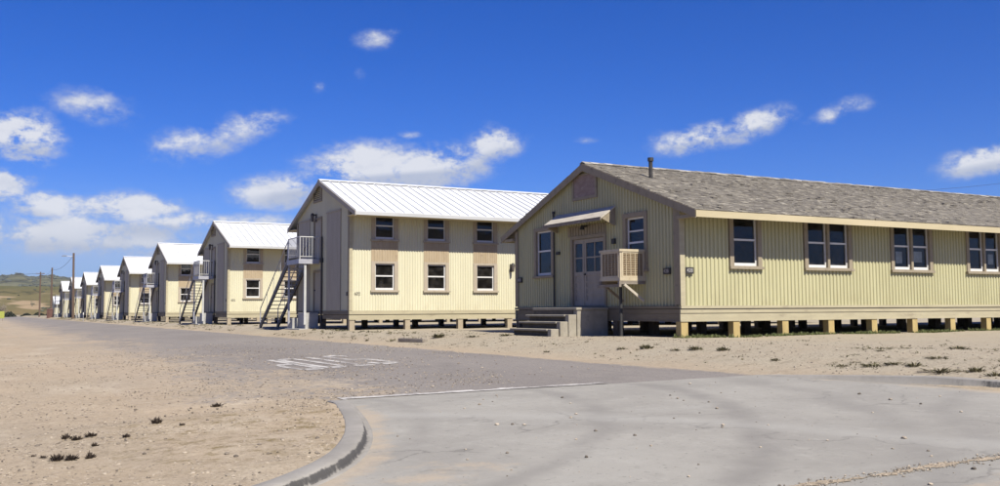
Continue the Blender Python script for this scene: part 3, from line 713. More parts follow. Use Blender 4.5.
# ------------------------------------------------------------------ two-storey barracks
X2, Y2, SP = 13.345, 37.25, 21.92
W2, L2 = 7.365, 27.3
ZE2, ZR2, OV2, RO2 = 4.82, 6.64, 1.10, .16
SL2 = (ZR2-ZE2)/(W2/2+OV2)
GR2 = 'two storey barracks standing in a row'
b2 = tag(empty('two_storey_barracks', (X2, Y2, 0)), 'cream two storey barracks with white metal roof, nearest of its row', 'building', GR2)
F2 = lambda u, n, z: (u, -n, z)
G2 = lambda u, n, z: (-n, u, z)
BK2 = lambda u, n, z: (u, W2+n, z)
GB2 = lambda u, n, z: (L2+n, u, z)
und2 = lambda y: ZR2-SL2*abs(y-W2/2)-.10
ops = []; pan = MB()
cs0 = .935
for k in range(11):
    a = cs0+k*2.39
    if a+1.3 > L2: break
    ops.append(window(b2, F2, a, a+1.21, 1.64, 2.86, 1, .175, .09, 2.25, tm='trim_pale'))
    ops.append(window(b2, F2, a, a+1.21, 3.78, 4.86, 1, .175, .03, 4.36, tm='trim_pale'))
    pan = MB()
    for j in range(10): pan.boxP(F2, a+.02+j*.118, a+.095+j*.118, -.01, .02, 2.862, 3.705)
    pan.boxP(F2, a, a+1.21, -.03, .008, 2.862, 3.705); pan.build('spandrel_panel', M['panel_brown'], b2)
g = MB(); corr(g, F2, .06, L2-.06, .80, lambda u: 5.02, ops, .12, .022); g.build('wall', M['cream'], b2, fix=False)
gops = [(3.68,4.76,3.1,5.0), (3.68,4.76,.78,2.62)]
g = MB(); corr(g, G2, .06, W2-.06, .80, und2, gops, .12, .022); g.build('wall', M['cream'], b2, fix=False)
g = MB(); corr(g, BK2, .06, L2-.06, .80, lambda u: 5.02, [], .24, .022); g.build('wall', M['cream'], b2, fix=False)
g = MB(); corr(g, GB2, .06, W2-.06, .80, und2, [], .24, .022); g.build('wall', M['cream'], b2, fix=False)
g = MB(); g.box(.13,L2-.13,W2-.2,W2-.14,.8,5.0); g.box(L2-.2,L2-.14,.14,W2-.2,.8,5.0); g.box(.13,L2-.13,.13,W2-.13,2.98,3.06); g.box(.13,L2-.13,.13,W2-.13,4.98,5.03); g.build('inner_lining', M['floor'], b2)
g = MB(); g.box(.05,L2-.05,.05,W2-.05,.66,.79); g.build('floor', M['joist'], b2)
g = MB(); g.boxP(F2, -.03, L2+.03, -.02, .012, .45, .63); g.boxP(F2, -.03, L2+.03, -.02, .04, .645, .70); g.boxP(F2, -.03, L2+.03, -.02, .025, .70, .80); g.boxP(F2,-.03,L2+.03,-.02,.03,.42,.449); g.build('skirting', M['skirt'], b2)
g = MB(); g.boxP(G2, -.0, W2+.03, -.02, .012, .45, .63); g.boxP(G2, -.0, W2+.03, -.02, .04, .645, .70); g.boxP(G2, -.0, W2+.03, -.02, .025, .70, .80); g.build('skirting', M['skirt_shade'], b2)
g = MB(); g.boxP(F2, -.03, .11, .004, .035, .80, 4.98); g.build('corner_board', M['skirt'], b2)
g = MB(); g.boxP(G2, -.003, .16, .004, .04, .80, 5.0); g.build('corner_board', M['taupe'], b2)
g = MB(); g.boxP(G2, W2-.14, W2+.03, .004, .04, .80, 5.0); g.build('corner_board', M['taupe'], b2)
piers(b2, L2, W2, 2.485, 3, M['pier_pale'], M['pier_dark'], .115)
g = MB(); roof_slab(g, W2, OV2, ZR2, ZE2, -RO2, L2+RO2, .05); rf2 = g.build('roof', M['roof_white'], b2)
g = MB(); n = int((L2+2*RO2)/.42)
for k in range(n+1):
    x = -RO2+.01+k*(L2+2*RO2-.05)/n
    for sgn in (-1, 1):
        ye = W2/2+sgn*(W2/2+OV2)
        g.hexa([(x,W2/2,ZR2-.01),(x+.028,W2/2,ZR2-.01),(x+.028,ye,ZE2-.01),(x,ye,ZE2-.01),(x,W2/2,ZR2+.05),(x+.028,W2/2,ZR2+.05),(x+.028,ye,ZE2+.045),(x,ye,ZE2+.045)])
g.build('standing_seams', M['roof_white'], rf2)
g = MB(); 
for sgn in (-1,1): g.hexa([(-RO2-.02,W2/2,ZR2+.045),(L2+RO2+.02,W2/2,ZR2+.045),(L2+RO2+.02,W2/2+sgn*.16,ZR2-.012),(-RO2-.02,W2/2+sgn*.16,ZR2-.012),(-RO2-.02,W2/2,ZR2+.075),(L2+RO2+.02,W2/2,ZR2+.075),(L2+RO2+.02,W2/2+sgn*.16,ZR2+.02),(-RO2-.02,W2/2+sgn*.16,ZR2+.02)])
g.build('ridge_cap', M['roof_white'], rf2)
M['gutter'] = pmat('pale_grey_gutter', (.60,.60,.58), (.52,.52,.50), (.2,1,1), 4, .5)
for y0, y1 in ((-OV2-.03,-OV2-.002),(W2+OV2+.002,W2+OV2+.03)):
    g = MB(); g.box(-RO2, L2+RO2, y0, y1, ZE2-.15, ZE2-.01); g.build('fascia', M['gutter'], b2)
g = MB()
for y0, y1 in ((-OV2,-.0),(W2,W2+OV2)): g.box(-RO2+.005, L2+RO2, y0+.003, y1-.003, ZE2-.12, ZE2-.09)
g.build('soffit', M['fascia'], b2)
for x0, x1 in ((-RO2-.03,-RO2-.003),(L2+RO2+.003,L2+RO2+.03)):
    for sgn in (-1, 1):
        g = MB(); ye = W2/2+sgn*(W2/2+OV2+.03)
        g.hexa([(x0,W2/2,ZR2-.2),(x1,W2/2,ZR2-.2),(x1,ye,ZE2-.2),(x0,ye,ZE2-.2),(x0,W2/2,ZR2+.005),(x1,W2/2,ZR2+.005),(x1,ye,ZE2-.005),(x0,ye,ZE2-.005)])
        g.build('rake_board', M['panel_grey'], b2)
g = MB(); frameP(g, G2, 3.66, 4.86, 5.72, 6.35, .09, -.03, .04); 
vv = g.build('gable_vent', M['taupe'], b2)
g = MB()
for k in range(6): g.hexa([G2(3.74,.03,5.82+k*.085),G2(4.78,.03,5.82+k*.085),G2(4.78,-.03,5.88+k*.085),G2(3.74,-.03,5.88+k*.085),G2(3.74,.034,5.835+k*.085),G2(4.78,.034,5.835+k*.085),G2(4.78,-.026,5.895+k*.085),G2(3.74,-.026,5.895+k*.085)])
g.boxP(G2, 3.74, 4.78, -.06, -.035, 5.8, 6.28)
g.build('louvres', M['steel_dark'], vv)
for (z0, z1) in ((3.10,5.03),(.78,2.64)):
    g = MB(); frameP(g, G2, 3.63, 4.80, z0, z1, .10, -.10, .04, .02, .10); df = g.build('door_frame', M['taupe'], b2)
    g = MB(); g.boxP(G2, 3.732, 4.698, -.05, -.01, z0+.022, z1-.102); g.boxP(G2, 3.85, 4.58, -.01, .0, z0+.15, z0+.85); g.boxP(G2, 3.85, 4.58, -.01, .0, z0+.98, z1-.25)
    d = g.build('door', M['panel_grey'], b2)
    g = MB(); g.tube(G2(4.62,-.01,z0+.95), G2(4.62,.05,z0+.95), .028); g.build('handle', M['dark'], d)
for u0, u1, z1 in ((1.10,2.92,5.08),(5.37,7.0,5.0)):
    g = MB(); g.boxP(G2, u0, u1, .002, .03, .82, z1-.02); g.boxP(G2, u0-.04, u1+.04, .002, .06, z1-.018, z1+.05); g.build('cover_panel', M['panel_grey'], b2)
g = MB(); g.tube(G2(3.50,.06,.3), G2(3.50,.06,4.1), .04); g.build('conduit_pipe', M['dark'], b2)
g = MB(); g.boxP(G2, 3.42, 3.58, .002, .12, 2.95, 3.15); g.build('junction_box', M['dark'], b2)
for (P, u, z) in ((G2, 4.45, 5.14), (F2, 7.62, 2.80)):
    g = MB(); g.tube(P(u,0,z), P(u,.2,z+.04), .035); g.tube(P(u,.2,z-.02), P(u,.2,z+.09), .09, .05); wl = g.build('wall_lamp', M['dark'], b2)
    g = MB(); g.tube(P(u,.2,z-.30), P(u,.2,z-.02), .05, .085); g.boxP(P, u-.05, u+.05, 0, .05, z-.3, z+.06); g.build('lamp_shade', M['steel_dark'], wl)
digits('602', F2, .33, 1.50, .012, .125, M['steel_dark'], b2, 'house_number')
g = MB(); g.boxP(G2, .07, .27, .042, .06, 1.42, 1.58); g.build('number_plate', M['dark'], b2)

# outside stairs
sx0, sx1 = X2-.93, X2
stair = tag(empty('outside_staircase', (X2, Y2, 0)), 'steel outside staircase with landing on the gable of the nearest two storey barracks', 'staircase', 'outside staircases of the two storey barracks')
yd0, yd1, zd = 3.88, 5.70, 3.10; xo = -.95
yf = 10.55
g = MB(); g.box(xo, -.05, yd0, yd1, zd-.05, zd); g.build('landing_deck', M['steel'], stair)
g = MB(); g.box(xo, -.05, yd0-.05, yd0-.002, zd-.20, zd+.01); g.build('edge_beam', M['steel'], stair)
g = MB(); g.box(xo-.05, xo-.002, yd0-.05, yd1, zd-.20, zd+.01); g.build('edge_beam', M['steel'], stair)
for y in (yd0+.06,): 
    g = MB(); g.box(xo+.22, xo+.32, y-.05, y+.05, .2, zd-.052); g.build('post', M['gutter'], stair)
g = MB(); g.box(xo, xo+.08, yd1-.12, yd1-.04, -.1, zd-.052); g.build('post', M['steel'], stair)
run = yf-yd1
for x in (xo, -.07):
    g = MB(); g.hexa([(x-.03,yd1,zd-.28),(x+.03,yd1,zd-.28),(x+.03,yd1,zd+.0),(x-.03,yd1,zd+.0),(x-.03,yf,-.16),(x+.03,yf,-.16),(x+.03,yf,.12),(x-.03,yf,.12)]); g.build('stringer', M['steel_dark'], stair)
nt_ = 16
for k in range(nt_):
    f = (k+.7)/(nt_+.6); y = yd1+run*f; z = zd-(zd-.02)*f
    g = MB(); g.box(xo+.032, -.102, y-.15, y+.15, z-.025, z+.012); g.build('tread', M['steel'], stair)
def rail(pts, nm, mat, hgt=1.0, bal=.13, rr=.024):
    g = MB(); 
    for a, b in zip(pts, pts[1:]):
        a = Vector(a); b = Vector(b); u = Vector((0,0,hgt)); m_ = Vector((0,0,.12))
        g.tube(a+u, b+u, rr, n=8); g.tube(a+m_, b+m_, rr*.8, n=6)
        n = max(1, int((b-a).length/bal))
        for k in range(n+1):
            p = a+(b-a)*k/n; big = k in (0, n); g.tube(p+(Vector((0,0,-.05)) if big else m_), p+u, rr*.95 if big else .010, n=6)
    return g.build(nm, mat, stair)
rail([(xo+.02,yd0+.02,zd),(-.08,yd0+.02,zd)], 'railing', M['gutter'])
rail([(xo+.02,yd0+.03,zd),(xo+.02,yd1,zd)], 'railing', M['steel'])
rail([(-.06,yd1,zd-.02),(-.06,yf-.1,.03)], 'handrail', M['steel'], .92, 1.2)
rail([(xo,yd1+.03,zd-.02),(xo,yf-.1,.03)], 'handrail', M['steel'], .92, 1.2)
stoop = tag(empty('concrete_stoop', (X2, Y2, 0)), 'grey concrete stoop below the landing of the nearest two storey barracks', 'stoop', 'concrete stoops at the lower gable doors')
def sblock(x0,x1,y0,y1,z0,z1,nm):
    g = MB(); g.box(x0,x1,y0,y1,z0,z1); o = g.build(nm, M['concrete_block'], stoop); b = o.modifiers.new('b','BEVEL'); b.width = .015; b.segments = 2
sblock(-.66,-.06,3.9,5.0,-.2,.72,'block'); sblock(-.92,-.08,5.003,5.35,-.2,.48,'step'); sblock(-.92,-.08,5.353,5.75,-.2,.25,'step')
sblock(-1.0,-.05,3.7,5.9,-.3,.02,'pad')

ords = ['', 'second', 'third', 'fourth', 'fifth', 'sixth', 'seventh', 'eighth']
for k in range(1, 8):
    c = copy_tree(b2, None, ('house_number',) if k > 1 else ()); c.location = (X2, Y2+k*SP, 0)
    c['label'] = f'cream two storey barracks with white metal roof, {ords[k]} in its row from the shingled building'
    c = copy_tree(stair); c.location = (X2, Y2+k*SP, 0)
    c['label'] = f'steel outside staircase on the gable of the {ords[k]} two storey barracks in the row'
    c = copy_tree(stoop); c.location = (X2, Y2+k*SP, 0)
    c['label'] = f'grey concrete stoop under the stair landing of the {ords[k]} two storey barracks'

# small far single-storey building
b10 = tag(empty('small_hut', (X2, Y2+8*SP, 0)), 'small low hut with white roof at the far end of the row, behind a pole', 'building')
Wh, Lh = 6.4, 18
Fh = lambda u, n, z: (u, -n, z); Gh = lambda u, n, z: (-n, u, z)
g = MB(); corr(g, Fh, 0, Lh, .5, lambda u: 2.5, [(1.5,2.6,1.2,2.2)], .24, .02); g.build('wall', M['cream'], b10, fix=False)
g = MB(); corr(g, Gh, 0, Wh, .5, lambda u: 4.2-.42*abs(u-Wh/2)-.08, [], .24, .02); g.build('wall', M['cream'], b10, fix=False)
g = MB(); g.box(.05,Lh,Wh-.05,Wh,.5,2.6); g.box(Lh-.05,Lh,0,Wh-.06,.5,2.6); g.box(.05,Lh-.06,.05,Wh-.06,.5,.6); g.build('wall', M['cream'], b10)
window(b10, Fh, 1.45, 2.65, 1.2, 2.3, 1, .12)
g = MB(); roof_slab(g, Wh, .6, 4.2, 4.2-.42*(Wh/2+.6), -.15, Lh+.15, .06); g.build('roof', M['roof_white'], b10)
for x in (.1, 3, 6, 9, 12, 15):
    for y in (.1, Wh-.2):
        g = MB(); g.box(x, x+.2, y, y+.2, -.3, .5); g.build('pier', M['pier_pale'], b10)

# ------------------------------------------------------------------ poles and wires
def pole(x, y, zb, zt, label, r=.15, lean=(0,0), lamp=False, cross=False):
    p = tag(empty('utility_pole', (x, y, zb)), label, 'utility pole', 'wooden utility poles')
    g = MB(); g.tube((0,0,-.5), (lean[0],lean[1],zt-zb), r*1.15, r*.8, 12); g.build('shaft', M['pole'], p)
    if lamp:
        g = MB(); g.tube((lean[0],lean[1],zt-zb-.55), (-1.1,lean[1],zt-zb-.45), .035, n=8); a = g.build('lamp_arm', M['steel'], p)
        g = MB(); g.hexa([(-1.75,-.14,zt-zb-.52),(-1.05,-.10,zt-zb-.50),(-1.05,.10,zt-zb-.50),(-1.75,.14,zt-zb-.52),(-1.65,-.08,zt-zb-.40),(-1.05,-.06,zt-zb-.38),(-1.05,.06,zt-zb-.38),(-1.65,.08,zt-zb-.40)]); g.build('lamp_head', M['steel_dark'], a)
    if cross:
        g = MB(); g.box(-.9,.9,-.06,.06,zt-zb-.45,zt-zb-.32); c = g.build('crossarm', M['pole'], p)
        for q in (-.8,-.35,.35,.8):
            g = MB(); g.tube((q,0,zt-zb-.32), (q,0,zt-zb-.18), .04, n=8); g.build('insulator', M['steel'], c)
    return p
pole(12.05, 152, -.35, 9.55, 'brown wooden pole with a street lamp arm, tallest and nearest in the row', .17, (-.14,0), lamp=True)
pole(12.1, 202, -.4, 9.5, 'plain brown wooden pole beside the red brown cabinet near the far hut', .17)
pole(12.1, 242, -.4, 10.2, 'leftmost slim wooden pole standing against the tan hillside', .17, cross=True)
pole(-60, 250, -.6, 9.0, 'wooden pole out beyond the left edge carrying the line across the road', .17, cross=True)
pole(72, 60, -.2, 11.6, 'wooden pole rising behind the shingled roof', .16)
pole(106, 60, -.2, 15.9, 'tall wooden pole behind the long shingled building, right end of the wire', .18)
def wire(a, b, sag, label, r=.02, n=14):
    g = MB(); a = Vector(a); b = Vector(b); prev = a
    for i in range(1, n+1):
        t = i/n; p = a+(b-a)*t-Vector((0,0,4*sag*t*(1-t))); g.tube(prev, p, r, n=5, cap=False); prev = p
    return tag(g.build('power_line', M['wire']), label, 'cable', 'power lines')
wire((12.9,242,9.95), (-59.2,250,8.7), 1.2, 'upper sagging cable running left from the pole against the hillside', .035)
wire((12.1,242,8.6), (-60,250,7.6), 1.6, 'lower sagging cable running left from the pole against the hillside', .03)
wire((12.1,202,9.3), (12.1,242,9.7), .7, 'cable between the cabinet pole and the hillside pole', .022)
wire((11.95,152,9.3), (12.1,202,9.2), .8, 'cable between the street lamp pole and the cabinet pole', .022)
wire((72,60,11.4), (106,60,15.7), .4, 'thin cable above the shingled roof at the right of the sky', .014)

cb = tag(empty('utility_cabinet', (11.85, 201.0, -.4)), 'red brown upright cabinet at the foot of the far wooden pole', 'cabinet')
g = MB(); g.box(-.5,.5,-.35,.35,0,1.9); g.build('body', M['rust'], cb)
g = MB(); g.hexa([(-.58,-.43,1.902),(.58,-.43,1.902),(.58,.43,1.902),(-.58,.43,1.902),(-.5,-.36,2.02),(.5,-.36,2.02),(.5,.36,2.02),(-.5,.36,2.02)]); g.build('cap', M['rust'], cb)
g = MB(); g.box(-.42,.42,-.385,-.352,.15,1.75); g.box(-.535,-.502,-.3,.3,.15,1.75); d = g.build('door', M['rust'], cb)
g = MB(); g.box(-.56,-.537,.14,.18,.85,1.1); g.build('handle', M['steel'], d)
mk = tag(empty('marker_post', (11.3, 128, -.32)), 'thin pale marker post at the road edge before the lamp pole', 'post')
g = MB(); g.tube((0,0,-.3), (0,0,1.15), .035, n=8); g.build('stake', M['steel'], mk)
g = MB(); g.box(-.05,.05,-.045,-.037,.85,1.13); g.build('reflector', M['white'], mk)
ls = tag(empty('road_sign', (3.15, 190, -.62)), 'lime green sign panel on two posts at the left edge beyond the road', 'sign')
g = MB(); g.box(-.75,.75,-.03,.0,.5,1.75); g.build('panel', M['sign_back'], ls)
for x in (-.5,.5):
    g = MB(); g.box(x-.05,x+.05,.001,.09,-.3,1.7); g.build('post', M['wood_grey'], ls)

# ------------------------------------------------------------------ plants and loose things
def gz(x, y):
    random_state = random.getstate(); z = ground_z(x, y); random.setstate(random_state); return z
def tuft(mb, c, r, h, n, rng, flat=.5):
    for _ in range(n):
        a = rng.uniform(0, 6.283); d = rng.random()**.7*r
        b = Vector((c[0]+math.cos(a)*d*.6, c[1]+math.sin(a)*d*.6, c[2]-.01)); hh = h*rng.uniform(.4,1)*(1-.5*d/r)
        t = b+Vector((math.cos(a)*r*flat*rng.uniform(.2,1), math.sin(a)*r*flat*rng.uniform(.2,1), hh))
        w = Vector((-math.sin(a), math.cos(a), 0))*rng.uniform(.15,.35)*h*.35
        m = (b+t)/2+Vector((0,0,h*.12)); mb.face([b, m-w, t, m+w])
wr = random.Random(11)
dry = [(.89,11.69,.07,.10,'dry dark weed at the left foreground, leftmost of the upper trio'),(.98,11.47,.075,.09,'dry dark weed at the left foreground, middle of the upper trio'),(1.13,11.6,.075,.10,'dry dark weed at the left foreground, right one of the upper trio'),
 (.59,10.34,.05,.06,'small dry weed left of the two biggest dark weeds'),(.69,10.06,.085,.11,'left one of the two biggest dark dry weeds in the bare dirt'),(.81,9.97,.08,.10,'right one of the two biggest dark dry weeds in the bare dirt'),
 (1.45,11.16,.05,.08,'thin dry weed in the dirt right of the dark trio'),(1.91,12.1,.085,.12,'single dark dry weed farther up the dirt, away from all others'),(1.08,10.68,.05,.07,'small dry weed below the dark trio'),(.51,10.55,.045,.04,'tiny flat dry weed nearest the left foreground edge'),
 (2.13,11.69,.04,.06,'tiny dry weed right of the lone dark weed'),(3.1,14.3,.10,.10,'dark dry stalk lying in the gravel before the stop marking'),(.97,9.95,.055,.10,'upright thin dry weed right of the two biggest weeds')]
for x, y, r, h, lab in dry:
    g = MB(); tuft(g, (0,0,0), r*.95, h*.95, 60, wr, .75); g.blob((0,0,.01), r*.4, (1,1,.5), rng=wr)
    tag(g.build('dry_weed', M['dryweed'], loc=(x, y, gz(x,y))), lab, 'weed', 'dry dark weeds on bare dirt')
bank = [(12.95,27.73,.35,.28,'bushy green weed beside the timber in front of the nearest two storey barracks'),(13.59,26.55,.45,.12,'flat wide green weed patch left of the concrete steps'),(14.25,25.71,.3,.16,'green weed just left of the lowest concrete step'),
 (12.07,19.69,.15,.10,'small weed by the road edge under the concrete steps'),(12.89,17.76,.2,.13,'green weed on the bank below the cooler'),(13.16,17.21,.25,.2,'two-lobed green weed on the bank below the corner plates'),(13.08,16.07,.2,.12,'low weed on the bank under the first pier'),
 (13.32,15.71,.25,.18,'green weed on the bank between the first and second pier'),(13.48,15.03,.25,.16,'green weed on the bank below the second pier'),(12.66,12.77,.16,.1,'single dark weed above the pavement corner'),
 (12.47,9.25,.5,.14,'largest flat green weed mat above the far kerb'),(12.73,10.65,.35,.12,'long green weed patch above the start of the far kerb'),(13.02,10.45,.3,.12,'green weed right beside the long patch above the far kerb'),(12.87,10.01,.22,.15,'round green weed between the long patch and the largest mat'),
 (16.13,11.57,.3,.15,'green weed high on the bank near the right edge'),(12.73,8.85,.22,.15,'green weed right of the largest mat by the far kerb'),(13.83,10.31,.3,.10,'reddish green weed patch behind the round weed'),(12.58,11.16,.16,.1,'small weed left of the long patch near the far kerb'),
 (14.26,11.79,.14,.08,'tiny weed in the middle of the pale bank'),(13.04,11.26,.2,.06,'thin low weed behind the long patch'),(12.47,8.38,.2,.12,'dry looking weed at the right edge by the far kerb')]
for x, y, r, h, lab in bank:
    r *= .8; h *= .75
    g = MB(); tuft(g, (0,0,0), r, h, int(40+r*170), wr, .6)
    for _ in range(int(r*14)): a = wr.uniform(0,6.3); d = wr.uniform(0,r); tuft(g, (math.cos(a)*d*.9, math.sin(a)*d*.7, 0), .09, h*.6, 14, wr, .8)
    tag(g.build('green_weed', M['weed'], loc=(x, y, gz(x,y))), lab, 'weed', 'green weeds on the pale bank')
# loose cover: sparse small weeds, grass line along the piers
g = MB()
for _ in range(900):
    y = wr.uniform(7.5, 36); x = wr.uniform(11.8, 20) if y < 19 else wr.uniform(11.6, 16)
    if math.sin(x*2.3+y*.7)+math.sin(y*1.9-x) < wr.uniform(-.3,1.7): continue
    if x < 16.4 and 18 < y < 27 and x > 14.6: continue
    tuft(g, (x, y, gz(x,y)), wr.uniform(.03,.12), wr.uniform(.03,.09), 9, wr, .9)
for _ in range(2200):
    y = wr.uniform(6.0, 13.0); x = wr.uniform(12.2, 18.5)
    if math.sin(x*1.7+y*1.1)+math.sin(y*2.3-x*1.4) < wr.uniform(-.2,1.6)+ (14-y)*0: continue
    tuft(g, (x, y, gz(x,y)), wr.uniform(.03,.1), wr.uniform(.02,.07), 8, wr, .9)
for k in range(7):
    for _ in range(95):
        y = Y2+k*SP+wr.uniform(-9, 8); x = wr.uniform(11.4, 13.3); tuft(g, (x, y, gz(x,y)), wr.uniform(.08,.3), wr.uniform(.06,.16), 12, wr, .8)
tag(g.build('weeds', M['weed'], fix=False), kind='stuff', label='scattered small green weeds on the dirt in front of the buildings')
g = MB()
for _ in range(4200):
    x = X1+wr.uniform(-.3, 30); y = Y1-wr.random()**1.5*.55+.12; n_ = math.sin(x*1.9)+math.sin(x*4.3+1)
    if n_ < wr.uniform(-1.6,.9): continue
    tuft(g, (x, y, gz(x,y)), wr.uniform(.03,.10), wr.uniform(.05,.16), 7, wr, .7)
tag(g.build('grass', M['grass'], fix=False), kind='stuff', label='thin green grass along the piers of the shingled building')
g = MB()
for _ in range(420):
    x = wr.uniform(.5,4.2); y = wr.uniform(7.5,13)
    if kdist(x,y) > -.4 or math.sin(x*3.1+y)+math.sin(y*2.7-x*1.3) < wr.uniform(-.2,1.5): continue
    tuft(g, (x, y, gz(x,y)), wr.uniform(.02,.05), wr.uniform(.008,.03), 6, wr, 1.2)
tag(g.build('dry_grass', M['straw'], fix=False), kind='stuff', label='sparse straw coloured growth on the dirt inside the kerb')
# pebbles and gravel
g = MB()
for _ in range(5200):
    t = wr.random()
    if t < .55: y = 6.6+wr.random()**1.6*26; x = wr.uniform(-2.5, 6.5)*(.4+y/22)
    elif t < .8: y = wr.uniform(6.5, 32); x = wr.uniform(11.5, 18)
    else: y = wr.uniform(13.5, 30); x = wr.uniform(2, 10.8)
    if y < 13.6 and kdist(x, y) > -.32 and x < 11.6: continue
    r = .005+wr.random()**4*.022; on = 2 < x < 10.9 and y > 13.5
    g.blob((x, y, (low(x)+.012 if on else gz(x,y))+r*.25), r, (1,1,.65), rng=wr)
for _ in range(420):
    x = wr.uniform(-1, 11.2); y = wr.uniform(4, 13)
    if kdist(x, y) < .3 or y > joint_y(x): continue
    r = .004+wr.random()**4*.022; g.blob((x, y, low(x)+.016+r*.3), r, (1,1,.7), rng=wr)
def octa(mb, c, r):
    i = len(mb.v); j = [r*wr.uniform(.6,1.3) for _ in range(6)]
    mb.v += [(c[0]+j[0],c[1],c[2]),(c[0]-j[1],c[1],c[2]),(c[0],c[1]+j[2],c[2]),(c[0],c[1]-j[3],c[2]),(c[0],c[1],c[2]+j[4]*.75),(c[0],c[1],c[2]-j[5]*.6)]
    for q in ((0,2,4),(2,1,4),(1,3,4),(3,0,4),(2,0,5),(1,2,5),(3,1,5),(0,3,5)): mb.f.append((i+q[0],i+q[1],i+q[2]))
n_oct = 0
while n_oct < 17000:
    y = 6.4+wr.random()**2.2*30; x = wr.uniform(-.6, 7.5)*(.35+y/20)
    if y < 13.6 and kdist(x, y) > -.25: continue
    on = 2.2 < x < 10.9 and y > 13.4
    if x > 10.9: continue
    cl = math.sin(x*1.9+1.2*math.sin(y*.8))+math.sin(y*1.3-x*.7)+math.sin(x*.5+y*2.9)*.6
    if wr.random() > .42+.34*cl: continue
    r = (.004+wr.random()**3*.012)*(1+y*.012)
    octa(g, (x, y, (low(x)+.012 if on else gz(x,y))+r*.3), r); n_oct += 1
for _ in range(5000):
    y = wr.uniform(7.5, 30); x = wr.uniform(11.6, 17)
    if x > 16.2 and y > 19.5: continue
    r = .006+wr.random()**3*.018; octa(g, (x, y, gz(x,y)+r*.3), r)
for _ in range(900):
    x = 4.3+wr.random()*4; octa(g, (x, 5.05+(x-5.3)*-.09+wr.gauss(0,.06), low(x)+.02), .004+wr.random()**2*.012)
tag(g.build('pebbles', M['pebble'], fix=False), kind='stuff', label='loose pebbles and gravel scattered over the dirt and asphalt')
# old timber lying by the road
tb = tag(empty('old_timber', (12.1, 27.9, gz(12.1,27.9)-.01), R(-76)), 'dark weathered timber lying on the dirt by the road edge', 'timber')
g = MB(); g.box(-.65,.65,-.1,.1,0,.13); o = g.build('timber', M['wood_grey'], tb); bv = o.modifiers.new('b','BEVEL'); bv.width = .02
g = MB(); 
for x in (-.45,.45): g.tube((x,0,.1), (x,0,.145), .022, n=8)
g.build('spikes', M['dark'], tb)

# far bushes along the foot of the hill
def bush(x, y, w, h, lab):
    g = MB()
    for _ in range(int(260)):
        a = wr.uniform(0,6.283); rr = wr.random()**.5; el = wr.random()
        c = (math.cos(a)*rr*w*(1-.5*el), math.sin(a)*rr*w*.7*(1-.5*el), el*h*(1-.45*rr*rr))
        n = Vector((wr.uniform(-1,1),wr.uniform(-1,1),wr.uniform(-1,1))).normalized(); q = n.orthogonal()*wr.uniform(.12,.28); p = n.cross(q)
        cv = Vector(c); g.face([cv-q-p, cv+q-p, cv+q+p, cv-q+p])
    root = tag(empty('bush', (x, y, low(x))), lab, 'bush', 'dark bushes at the foot of the hill')
    g.build('foliage', M['bush'], root, fix=False)
    s = MB()
    for k in range(4): s.tube((0,0,-.1), (wr.uniform(-.5,.5)*w, wr.uniform(-.3,.3)*w, h*.6), .06, .02, 6)
    s.build('stems', M['pole'], root)
bs = [(-1.0,2.0,.8,'leftmost low dark bush before the hillside'),(1.6,1.8,.9,'second low dark bush from the left before the hillside'),(4.2,1.6,.9,'third low dark bush from the left before the hillside'),(6.4,2.2,1.5,'tallest dark bush, before the bare patch of the hillside'),
 (10.2,1.6,.9,'low dark bush right of the tallest bush'),(12.7,2.0,1.2,'dark bush left of the slim hillside pole'),(15.4,1.8,1.0,'dark bush right of the slim hillside pole'),(17.8,1.9,1.4,'dark bush nearest the red brown cabinet')]
for i, (x, w, h, lab) in enumerate(bs): bush(x*1.27, 330+wr.uniform(-4,4), w, h, lab)
# pale leafless tree at the left edge
tr = tag(empty('bare_tree', (5.4, 345, -.6)), 'pale leafless tree at the left edge against the hillside', 'tree')
g = MB()
g.tube((0,0,-.3), (.2,0,2.2), .25, .16, 8); g.build('trunk', M['wood_grey'], tr)
g = MB()
for k in range(26):
    a = wr.uniform(0,6.28); e = wr.uniform(.2,1.2); l = wr.uniform(1.5,3.4); s0 = Vector((.15,0,wr.uniform(1.2,2.2))); d = Vector((math.cos(a)*math.cos(e), math.sin(a)*math.cos(e), math.sin(e)))
    p = s0+d*l; g.tube(s0, p, .07, .03, 5)
    for _ in range(7):
        q = s0+d*l*wr.uniform(.4,1); v = (d+Vector((wr.uniform(-1,1),wr.uniform(-1,1),wr.uniform(-.4,.8)))).normalized()*wr.uniform(.5,1.2); g.tube(q, q+v, .03, .012, 4)
g.build('crown', M['wood_grey'], tr, fix=False)

